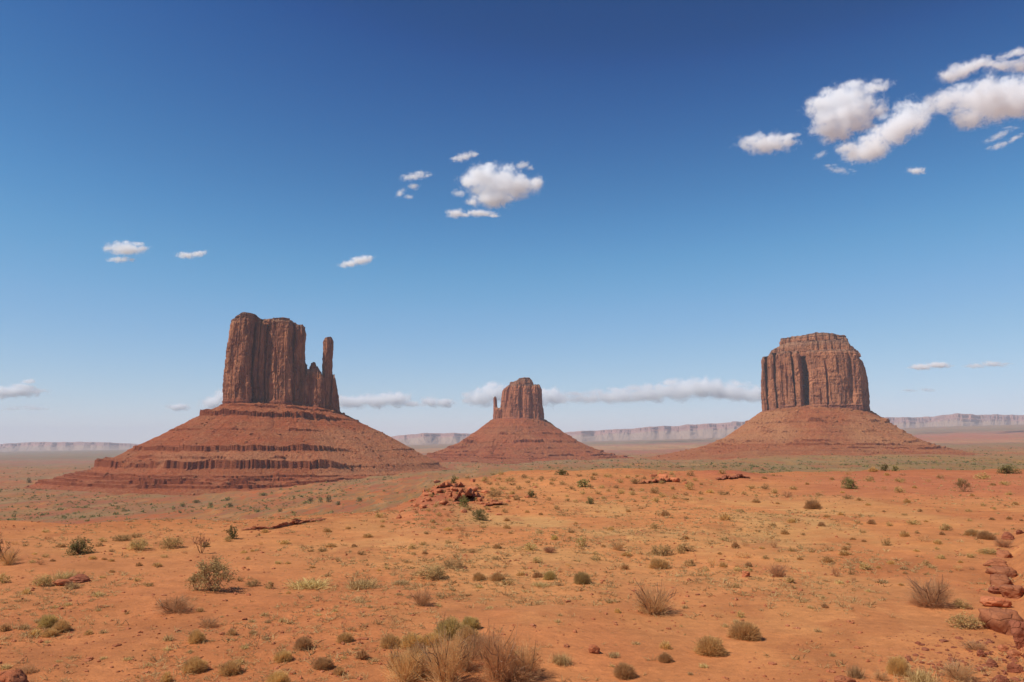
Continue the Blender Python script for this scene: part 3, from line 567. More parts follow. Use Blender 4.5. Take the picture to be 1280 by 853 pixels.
# ------------------------------------------------------------------ clouds: solid volumes of droplets, well above the haze
def icosphere(sub):
    import bmesh
    bm = bmesh.new(); bmesh.ops.create_icosphere(bm, subdivisions=sub, radius=1.0)
    V = np.array([v.co[:] for v in bm.verts]); Fc = np.array([[v.index for v in f.verts] for f in bm.faces]); bm.free()
    return V, Fc
IV, IF = icosphere(3)
def cloud(label, blobs, alt=2600.0, dens=7.0, group='white fair-weather clouds', detail=1.0, thin=0.0, squash=1.0):
    if group.startswith('low') and dens > 3: blobs = [(b[0], b[1] - b[3] * .12, b[2] * 1.1, b[3] * 1.2) + tuple(b[4:]) for b in blobs]; dens = dens * 1.5
    if group.startswith('white'): blobs = [(b[0], b[1], b[2] * 1.12, b[3] * 1.14) + tuple(b[4:]) for b in blobs]
    bx = np.array([b[0] for b in blobs], float); by = np.array([b[1] for b in blobs], float)
    cx, cy = (bx.min() + bx.max()) / 2, (by.min() + by.max()) / 2
    el = (HOR - cy) / F; D = alt / el
    o0 = P(cx, cy, D); k = D / F
    d = direction(cx, cy); d = d / np.linalg.norm(d)
    right = np.array([1, 0, 0.0]); up = np.cross(right, d); up = up / np.linalg.norm(up); 
    C, Rr, A = [], [], []
    rr = random.Random(int(cx * 13 + cy)); extra = []
    for b in blobs:                                              # billows budding from the larger puffs, mostly on top
        if b[2] < 15 or group == 'low pale clouds along the horizon' and b[2] < 20: continue
        for q in range(5):
            t = rr.uniform(-.5, math.pi + .5); f = rr.uniform(.30, .50); an = math.radians(b[4]) if len(b) > 4 else 0
            ex, ey = b[2] * math.cos(t) * .85, b[3] * math.sin(t) * .85
            extra.append((b[0] + ex * math.cos(an) - ey * math.sin(an), b[1] - ey * math.cos(an) - ex * math.sin(an), b[2] * f * .8, b[3] * f))
    for b in list(blobs) + extra:
        x, y, rx, ry = b[:4]; ang = math.radians(b[4]) if len(b) > 4 else 0.0
        rs = random.Random(int(x * 7 + y)).uniform(-.3, .3)
        c = np.array([(x - cx) * k, rs * rx * k, (cy - y) * k * 1.0]); C.append(c); Rr.append([rx * k, min(rx, 2.2 * ry) * k * .9, ry * k]); A.append(ang)
    size = np.median([r[2] for r in Rr[:len(blobs)]])
    vs, fs, n = [], [], 0
    for c, r, a in zip(C, Rr, A):
        v = IV * np.array(r) * 1.62; ca, sa = math.cos(a), math.sin(a)
        v = np.stack([v[:, 0] * ca - v[:, 2] * sa, v[:, 1], v[:, 0] * sa + v[:, 2] * ca], -1) + c
        vs.append(v); fs.append(IF + n); n += len(v)
    me = mk_mesh('cloud', np.concatenate(vs), np.concatenate(fs))
    o = link('cloud', me, None, o0)
    if len(blobs) > 1:
        md = o.modifiers.new('union', 'REMESH'); md.mode = 'VOXEL'; md.voxel_size = max(size * .16, k * .35)
        dg = bpy.context.evaluated_depsgraph_get(); nm = bpy.data.meshes.new_from_object(o.evaluated_get(dg)); o.modifiers.clear(); o.data = nm; nm.name = 'cloud'
    m = bpy.data.materials.new('cloud_droplets'); m.use_nodes = True; t = m.node_tree; t.nodes.clear(); N, Lk = t.nodes, t.links
    out = N.new('ShaderNodeOutputMaterial'); tc = N.new('ShaderNodeTexCoord')
    def vm(op, a, b):
        q = N.new('ShaderNodeVectorMath'); q.operation = op
        for i, v in ((0, a), (1, b)):
            if hasattr(v, 'is_linked'): Lk.new(v, q.inputs[i])
            else: q.inputs[i].default_value = v
        return q
    def mt(op, a, b=0.0, c=None):
        q = N.new('ShaderNodeMath'); q.operation = op
        for i, v in ((0, a), (1, b), (2, c)):
            if v is None: continue
            if hasattr(v, 'is_linked'): Lk.new(v, q.inputs[i])
            else: q.inputs[i].default_value = v
        return q.outputs[0]
    pos = tc.outputs['Object']
    best = None
    for c, r, a in zip(C, Rr, A):
        mp = N.new('ShaderNodeMapping'); mp.vector_type = 'TEXTURE'; Lk.new(pos, mp.inputs[0]); mp.inputs['Location'].default_value = c; mp.inputs['Rotation'].default_value = (0, -a, 0); mp.inputs['Scale'].default_value = r
        ln = vm('LENGTH', mp.outputs[0], (0, 0, 0)).outputs['Value']
        f = mt('SUBTRACT', 1.0, ln)
        best = f if best is None else mt('SMOOTH_MAX', best, f, 0.15)
    nz = N.new('ShaderNodeTexNoise'); Lk.new(pos, nz.inputs['Vector']); nz.inputs['Scale'].default_value = 1.0 / (size * 1.15) * detail; nz.inputs['Detail'].default_value = 7; nz.inputs['Roughness'].default_value = 0.66; nz.inputs['Distortion'].default_value = 0.25
    e = mt('SUBTRACT', nz.outputs[0], 0.5 + thin)
    v = mt('ADD', best, mt('MULTIPLY', e, 2.7))
    n2 = N.new('ShaderNodeTexNoise'); Lk.new(pos, n2.inputs['Vector']); n2.inputs['Scale'].default_value = 4.2 / size; n2.inputs['Detail'].default_value = 3; n2.inputs['Roughness'].default_value = 0.6
    v = mt('ADD', v, mt('MULTIPLY', mt('SUBTRACT', n2.outputs[0], 0.53), 1.5))
    v = mt('MULTIPLY', v, 1.25)
    cl = N.new('ShaderNodeClamp'); Lk.new(v, cl.inputs[0])
    dn = mt('MULTIPLY', mt('POWER', cl.outputs[0], 1.5), dens * .45 / size)
    vol = N.new('ShaderNodeVolumePrincipled'); vol.inputs['Color'].default_value = (.9985, .999, 1.0, 1); vol.inputs['Anisotropy'].default_value = 0.05
    Lk.new(dn, vol.inputs['Density']); Lk.new(vol.outputs[0], out.inputs['Volume'])
    o.data.materials.clear(); o.data.materials.append(m)
    tag(o, label, 'cloud', group)
    return o
cloud('bright compact cloud with ragged rounded top high above the small central butte', [(622, 222, 38, 15), (604, 224, 24, 13), (646, 231, 28, 12), (618, 243, 27, 12), (673, 229, 10, 8, 20), (572, 242, 8, 5), (614, 252, 26, 9)])
cloud('thin flat sliver of cloud just below the bright compact central cloud', [(570, 267.5, 12, 5), (600, 268.5, 20, 4)], dens=5)
cloud('broken wisp of cloud trailing down beside the bright compact central cloud', [(519, 221, 18, 5, 12), (517, 233, 8, 4), (500, 242, 8, 4, 50), (511, 247, 7, 3)], dens=2.6, thin=.03)
cloud('small slanting wisp floating above the bright compact central cloud', [(580, 197, 15, 4.5, 18), (593, 193, 6, 3)], dens=2.6)
cloud('tiny faint puff just above the edge of the bright compact central cloud', [(653, 206, 9, 4, 15), (663, 210, 5, 3)], dens=2.0)
cloud('small low puff with a hooked tip at the end of the high cloud group', [(958, 181, 31, 10), (929, 179, 6, 9), (945, 172, 12, 5, 25), (986, 172, 15, 4, 15)], dens=5)
cloud('largest heaped cloud of the high group with a bulging flat top', [(1058, 119, 40, 14, 10), (1097, 107, 22, 7, 15), (1027, 133, 18, 12), (1062, 142, 38, 15, 8), (1040, 164, 28, 11, -10), (1076, 156, 18, 10), (1030, 152, 18, 8)])
cloud('long slanting cloud leaning against the largest heaped cloud of the high group', [(1142, 140, 27, 17, 20), (1118, 166, 36, 16, 25), (1088, 186, 30, 14, 10), (1054, 188, 14, 7), (1106, 144, 8, 5)])
cloud('ragged narrow cloud strip floating above the high cloud group', [(1209, 86, 28, 8, 25), (1230, 76, 12, 7, 20), (1188, 94, 15, 7)], dens=5)
cloud('broad heavy cloud cut by the edge of the picture in the high group', [(1228, 126, 46, 19), (1184, 124, 24, 13), (1274, 118, 42, 20), (1212, 148, 24, 12), (1256, 138, 36, 14), (1310, 112, 30, 18), (1200, 108, 14, 5)])
cloud('pair of thin cloud wisps above the broad heavy cloud at the picture edge', [(1270, 68, 24, 5, 12), (1254, 81, 20, 6), (1278, 83, 20, 7), (1300, 74, 20, 8)], dens=4)
cloud('faint shredded wisp hanging below the broad heavy cloud at the picture edge', [(1254, 166, 22, 5, 25), (1246, 184, 14, 5, 20), (1268, 174, 14, 4, 30)], dens=1.8, thin=.06)
cloud('tiny isolated cloud speck below the slanting cloud of the high group', [(1147, 213, 11, 4, -8)], dens=4)
cloud('faint wispy shred below the largest heaped cloud of the high group', [(1050, 212, 18, 4, -12), (1024, 194, 10, 4, 20)], dens=1.4, thin=.04)
cloud('small double puff above the open plain beside the large thumbed butte', [(156, 310, 23, 7.5), (152, 326, 15, 3.5), (146, 312, 10, 6)], dens=5)
cloud('thin small cloud between the double puff and the large thumbed butte', [(232, 319, 12, 4), (246, 317, 12, 3.5, 12)], dens=4)
cloud('small slanting cloud over the thumb spire of the large butte', [(436, 330, 13, 4, 10), (451, 326, 15, 5, 10)], dens=5)
G2 = 'low pale clouds along the horizon'
cloud('low pale cloud bank right behind the thumb spire of the large butte', [(440, 504, 26, 7), (470, 502, 26, 8), (494, 500, 18, 9), (515, 506, 14, 4)], dens=5, group=G2)
cloud('small low pale cloud halfway between the thumb spire and the small butte', [(538, 503, 11, 6), (556, 505, 12, 5)], dens=5, group=G2)
cloud('low pale cloud directly behind the small central butte', [(600, 499, 20, 10), (622, 494, 24, 11), (660, 500, 40, 10), (694, 498, 18, 10)], dens=5, group=G2)
cloud('long low cloud bank stretching behind the gap between the small butte and the flat-topped butte', [(730, 499, 36, 6), (770, 497, 36, 8), (812, 494, 36, 9), (850, 490, 30, 11), (878, 487, 30, 11), (912, 491, 34, 10), (948, 494, 30, 9), (985, 496, 20, 7)], dens=5, group=G2)
cloud('low pale cloud peeping out from behind the cliff of the large thumbed butte', [(266, 504, 18, 8, 15), (282, 498, 16, 10)], dens=5, group=G2)
cloud('tiny low pale cloud above the slope of the large thumbed butte', [(222, 509.5, 14, 4)], dens=5, group=G2)
cloud('low pale cloud streak above the open horizon at the picture edge', [(14, 490, 34, 6.5), (-20, 492, 30, 7), (34, 477, 8, 3)], dens=5, group=G2)
cloud('faint streak of cloud lying lowest above the open horizon', [(40, 510, 22, 4), (12, 511, 16, 3)], dens=1.0, group=G2)
cloud('flat pale cloud streak nearest the flat-topped butte in the open sky', [(1153, 459, 14, 3.5), (1170, 457.5, 16, 3.5)], dens=5, group=G2)
cloud('flat pale cloud streak farthest from the flat-topped butte in the open sky', [(1220, 457.5, 16, 3.5), (1240, 455.5, 22, 4)], dens=2.4, group=G2)
cloud('faint low cloud veil close above the skyline mesa beside the flat-topped butte', [(1135, 488.5, 14, 2.5), (1160, 487.5, 12, 3)], dens=1.0, group=G2)

# ------------------------------------------------------------------ plants
def m_plant(name, a, b, rough=.9, trans=.25):
    m = Mat(name, rough); t = m.sep(m.attr()); oi = m.n.new('ShaderNodeObjectInfo')
    col = m.mix(t[0], a, b)
    hs = m.n.new('ShaderNodeHueSaturation'); m.l.new(col, hs.inputs['Color']); m.l.new(m.ramp(oi.outputs['Random'], 0, 1, .78, 1.18), hs.inputs['Value']); m.l.new(m.ramp(oi.outputs['Random'], 0, 1, .49, .515), hs.inputs['Hue'])
    m.color(hs.outputs[0])
    tr = m.n.new('ShaderNodeBsdfTranslucent'); m.l.new(hs.outputs[0], tr.inputs['Color'])
    mx = m.n.new('ShaderNodeMixShader'); mx.inputs[0].default_value = trans; m.l.new(m.b.outputs[0], mx.inputs[1]); m.l.new(tr.outputs[0], mx.inputs[2])
    m.l.new(mx.outputs[0], m.n['Material Output'].inputs['Surface'])
    return m.m
PM = {
 'dome': m_plant('golden_broomweed', (.74, .46, .19), (.60, .33, .13), trans=.5),
 'green': m_plant('greenish_broomweed', (.58, .44, .15), (.68, .43, .17), trans=.5),
 'pale': m_plant('straw_grass', (.64, .44, .19), (.54, .33, .14), trans=.35),
 'olive': m_plant('olive_scrub', (.50, .34, .135), (.58, .35, .14), trans=.4),
 'leaf': m_plant('grey_green_leaves', (.44, .32, .13), (.54, .34, .14), trans=.4),
 'dark': m_plant('dark_green_leaves', (.21, .19, .068), (.32, .24, .085), trans=.35),
 'twig': m_plant('dry_twigs', (.80, .50, .24), (.66, .37, .17), trans=.42),
 'rust': m_plant('rusty_twigs', (.72, .39, .19), (.58, .28, .13), trans=.35),
 'bark': m_plant('grey_bark', (.26, .15, .085), (.36, .21, .12), trans=0.0),
 'wire': m_plant('dead_branches', (.16, .08, .05), (.24, .13, .08), trans=0.0),
}
def blades(b, m, t, w, rng, wt=.25):
    """two-segment tapering blades from b over m to t"""
    n = len(b); d = t - b; side = np.cross(d, rng.normal(size=(n, 3))); side = side / (np.linalg.norm(side, axis=1, keepdims=True) + 1e-9)
    w = np.broadcast_to(np.asarray(w, float).reshape(-1, 1), (n, 1))
    V = np.stack([b - side * w, b + side * w, m + side * w * .8, m - side * w * .8, t + side * w * wt, t - side * w * wt], 1)
    f = np.array([[0, 1, 2, 3], [3, 2, 4, 5]]); Fc = (f[None] + (np.arange(n) * 6)[:, None, None]).reshape(-1, 4)
    return V.reshape(-1, 3), Fc
def merge(parts):
    vs, fs, ts, n = [], [], [], 0
    for V, Fc, T in parts: vs.append(V); fs.append(Fc + n); ts.append(T); n += len(V)
    return np.concatenate(vs), np.concatenate(fs), np.concatenate(ts)
def tintv(n, per, rng): 
    t = rng.random(n); return np.repeat(np.stack([t, t, t], -1), per, 0)
def sph(n, rng, zmin=0.0, zpow=1.0):
    z = zmin + (1 - zmin) * rng.random(n) ** zpow; a = rng.random(n) * 6.2832; s = np.sqrt(np.clip(1 - z * z, 0, 1))
    return np.stack([s * np.cos(a), s * np.sin(a), z], -1)
def p_dome(seed, n, w, lump=.22):
    rng = np.random.default_rng(seed); d = sph(n, rng, .02, 1.15)
    rad = (.82 + lump * (fbm(d[:, 0] * 2.6, d[:, 1] * 2.6, d[:, 2] * 2.6, seed, 3) - .5) * 2) * (.78 + .24 * rng.random(n))
    t = d * rad[:, None] * [.56, .56, 1.0]
    b = np.concatenate([rng.normal(size=(n, 2)) * .055, np.zeros((n, 1)) - .02], 1) + d * [.10, .10, 0]
    m = (b + t) / 2 + d * [.03, .03, .10]
    V, Fc = blades(b, m, t, w, rng, .5)
    # fuzzy tips
    k = n; i = rng.integers(0, n, k); tb = t[i] * (.80 + .15 * rng.random((k, 1))); tt = tb + (d[i] + rng.normal(size=(k, 3)) * .35) * [.06, .06, .06]
    V2, F2 = blades(tb, (tb + tt) / 2, tt, w * .8, rng, .4)
    return merge([(V, Fc, tintv(n, 6, rng)), (V2, F2, tintv(k, 6, rng))])
def p_tuft(seed, n, w, spread=.5):
    rng = np.random.default_rng(seed); d = sph(n, rng, .1, .9); L = .6 + .45 * rng.random((n, 1))
    b = np.concatenate([rng.normal(size=(n, 2)) * .16, np.zeros((n, 1))], 1); t = b + d * L * [.42, .42, .95]; m = (b + t) / 2 + [0, 0, .10]
    V, Fc = blades(b, m, t, w, rng, .2); return V, Fc, tintv(n, 6, rng)
def branches(seed, stems, levels, rng, spread=.5, up=.75, L0=.5):
    """list of (base, tip, level) segments of a twiggy shrub in a unit box"""
    segs = []
    def grow(p, d, L, lev):
        q = p + d * L; segs.append((p, q, lev))
        if lev >= levels: return
        for _ in range(rng.integers(2, 4)):
            nd = d + rng.normal(size=3) * .42; nd[2] += .10; nd = nd / np.linalg.norm(nd)
            s = .55 + .45 * rng.random(); grow(p + (q - p) * s, nd, L * (.55 + .2 * rng.random()), lev + 1)
    for _ in range(stems):
        a = rng.random() * 6.2832; s = spread * (.3 + .7 * rng.random()); d = np.array([math.cos(a) * s, math.sin(a) * s, up]); d /= np.linalg.norm(d)
        grow(np.array([math.cos(a), math.sin(a), 0]) * .09 * rng.random(), d, L0 * (.7 + .4 * rng.random()), 0)
    return segs
def norm_box(V):
    s = max(np.ptp(V[:, 0]), np.ptp(V[:, 1])); h = V[:, 2].max(); return np.array([1 / s, 1 / s, 1 / h])
def seg_mesh(segs, w, rng):
    b = np.array([s[0] for s in segs]); t = np.array([s[1] for s in segs]); lv = np.array([s[2] for s in segs]); ww = w * np.array([2.2, 1.4, .9, .7, .6])[np.clip(lv, 0, 4)]
    m = (b + t) / 2 + rng.normal(size=b.shape) * np.linalg.norm(t - b, axis=1, keepdims=True) * .06
    V1, F1 = blades(b, m, t, ww, rng, .6); V2, F2 = blades(b, m, t, ww, rng, .6)
    return merge([(V1, F1, tintv(len(b), 6, rng)), (V2, F2, tintv(len(b), 6, rng))])
def p_twig(seed, stems, levels, w, spread=.75, up=.75):
    rng = np.random.default_rng(seed); segs = branches(seed, stems, levels, rng, spread, up)
    V, Fc, T = seg_mesh(segs, w, rng); return V * norm_box(V), Fc, T
def leaf_quads(c, s, rng):
    n = len(c); u = rng.normal(size=(n, 3)); u /= np.linalg.norm(u, axis=1, keepdims=True); v = np.cross(u, rng.normal(size=(n, 3))); v /= np.linalg.norm(v, axis=1, keepdims=True)
    s = np.asarray(s).reshape(-1, 1); V = np.stack([c - u * s, c + v * s * .55, c + u * s, c - v * s * .55], 1)
    Fc = (np.arange(4)[None] + (np.arange(n) * 4)[:, None]); return V.reshape(-1, 3), Fc
def p_leafy(seed, stems, levels, w, per, ls, spread=.7, up=.7, fill=0.0):
    rng = np.random.default_rng(seed); segs = branches(seed, stems, levels, rng, spread, up)
    V, Fc, T = seg_mesh(segs, w, rng); nb = norm_box(V)
    ends = np.array([s[1] for s in segs if s[2] >= levels - 1]); st = np.array([s[0] for s in segs if s[2] >= levels - 1])
    i = rng.integers(0, len(ends), per); f = rng.random((per, 1)); c = (st[i] * (1 - f) + ends[i] * f + rng.normal(size=(per, 3)) * .035) * nb * .94
    if fill > 0:                                               # clumps of leaves through the whole rounded body
        kf = int(per * fill); d = sph(kf * 3, rng, 0.0, 1.0) * (rng.random((kf * 3, 1)) ** .45) * [.5, .5, .98]
        d = d[fbm(d[:, 0] * 6, d[:, 1] * 6, d[:, 2] * 6, seed, 2) > .47][:kf]; c = np.concatenate([c[:per - len(d)], d])
    LV, LF = leaf_quads(c, ls * (.6 + .8 * rng.random(per)), rng)
    return (V * nb * .93, Fc, T), (LV, LF, tintv(per, 4, rng))
def pm(name, g, mat): return mk_mesh(name, g[0], g[1], PM[mat], g[2])
PROTO = {}
def proto_sets():
    for kind, mat in (('dome', 'dome'), ('green', 'green')):
        PROTO[kind] = [[('foliage', pm('foliage', p_dome(s, 2000, .0055), mat)), ('stem', pm('stem', (lambda q: (q[0] * .72, q[1], q[2]))(p_twig(s + 50, 9, 2, .007, .9, .6)), 'bark'))] for s in (1, 2, 3)]
        PROTO[kind + '_s'] = [[(None, pm(kind + '_bush', p_dome(s + 9, 260, .022), mat))] for s in (1, 2, 3, 4)]
    PROTO['pale'] = [[(None, pm('grass_clump', p_tuft(s, 420, .010), 'pale'))] for s in (1, 2, 3)]
    PROTO['pale_s'] = [[(None, pm('grass_clump', p_tuft(s + 5, 120, .022), 'pale'))] for s in (1, 2, 3)]
    for kind, mat in (('twig', 'twig'), ('rust', 'rust')):
        PROTO[kind] = [[('branches', pm('branches', merge([p_twig(s + 20, 56, 4, .0032, 1.15, .7), p_dome(s + 90, 420, .0026, .5)]), mat)), ('stem', pm('stem', p_twig(s + 70, 12, 1, .0045, .8, .7), 'bark'))] for s in (1, 2, 3)]
        PROTO[kind + '_s'] = [[(None, pm('twig_bush', p_twig(s + 30, 22, 3, .008, 1.1, .6), mat))] for s in (1, 2, 3)]
    def leafy(name, mat, seeds, stems, lev, w, per, ls, bark='bark', **k):
        out = []
        for s in seeds:
            st, lf = p_leafy(s, stems, lev, w, per, ls, **k); out.append([('foliage', pm('foliage', lf, mat)), ('stem', pm('stem', st, bark))])
        PROTO[name] = out
    leafy('olive', 'olive', (31, 32, 33), 18, 3, .006, 1900, .026, spread=1.1, up=.45, fill=.6)
    leafy('leaf', 'leaf', (41, 42), 14, 4, .005, 2400, .020, spread=.7, up=.8, fill=.3)
    leafy('dark', 'dark', (51, 52, 53), 10, 3, .010, 1700, .034, spread=.9, up=.6, fill=.65)
    leafy('snag', 'rust', (61,), 4, 4, .012, 260, .022, 'wire', spread=.9, up=.8)
    def single(name, mesh_name, mat, seeds, stems, lev, w, per, ls, **k):
        out = []
        for s in seeds:
            st, lf = p_leafy(s, stems, lev, w, per, ls, **k)
            # plant small in the picture: leaves and twigs in one mesh
            q = np.concatenate([lf[1]]), st
            g = merge([lf, st]); out.append([(None, pm(mesh_name, g, mat))])
        PROTO[name] = out
    single('olive_s', 'olive_bush', 'olive', (71, 72, 73, 74), 12, 2, .010, 340, .055, spread=1.0, up=.5, fill=.7)
    single('dark_s', 'juniper_bush', 'dark', (81, 82, 83), 8, 2, .012, 340, .07, spread=.8, up=.7, fill=.75)
    single('leaf_s', 'leafy_bush', 'leaf', (91, 92), 10, 2, .010, 340, .05, spread=.8, up=.7, fill=.6)
proto_sets()
NAMES = {'dome': ('broom_bush', 'bush'), 'green': ('broom_bush', 'bush'), 'pale': ('grass_clump', 'grass clump'), 'twig': ('twig_shrub', 'shrub'), 'rust': ('twig_shrub', 'shrub'), 'olive': ('scrub_bush', 'bush'), 'leaf': ('leafy_shrub', 'shrub'), 'dark': ('juniper_bush', 'bush'), 'snag': ('dead_tree', 'tree')}
RND = random.Random(4)
def plant(px, py, w, h, kind, label, group=None, big=None):
    g = ground(px, py); D = g[1]; k = D / F
    big = (w >= 19 and kind in PROTO) if big is None else big
    key = kind if (big and kind in PROTO) or kind + '_s' not in PROTO else kind + '_s'
    var = RND.choice(PROTO[key]); name, cat = NAMES[kind.replace('_s', '')]
    sc = (w * k * 1.05, w * k * 1.05, h * k * 1.08); rot = RND.uniform(0, 6.28)
    loc = (g[0], g[1], g[2] - .02)
    if var[0][0] is None: o = link(name, var[0][1])
    else:
        o = bpy.data.objects.new(name, None); COL.objects.link(o)
        for nm, me in var: link(nm, me, o)
    o.location = loc; o.rotation_euler = (0, 0, rot); o.scale = sc
    tag(o, label, cat, group)
    return o
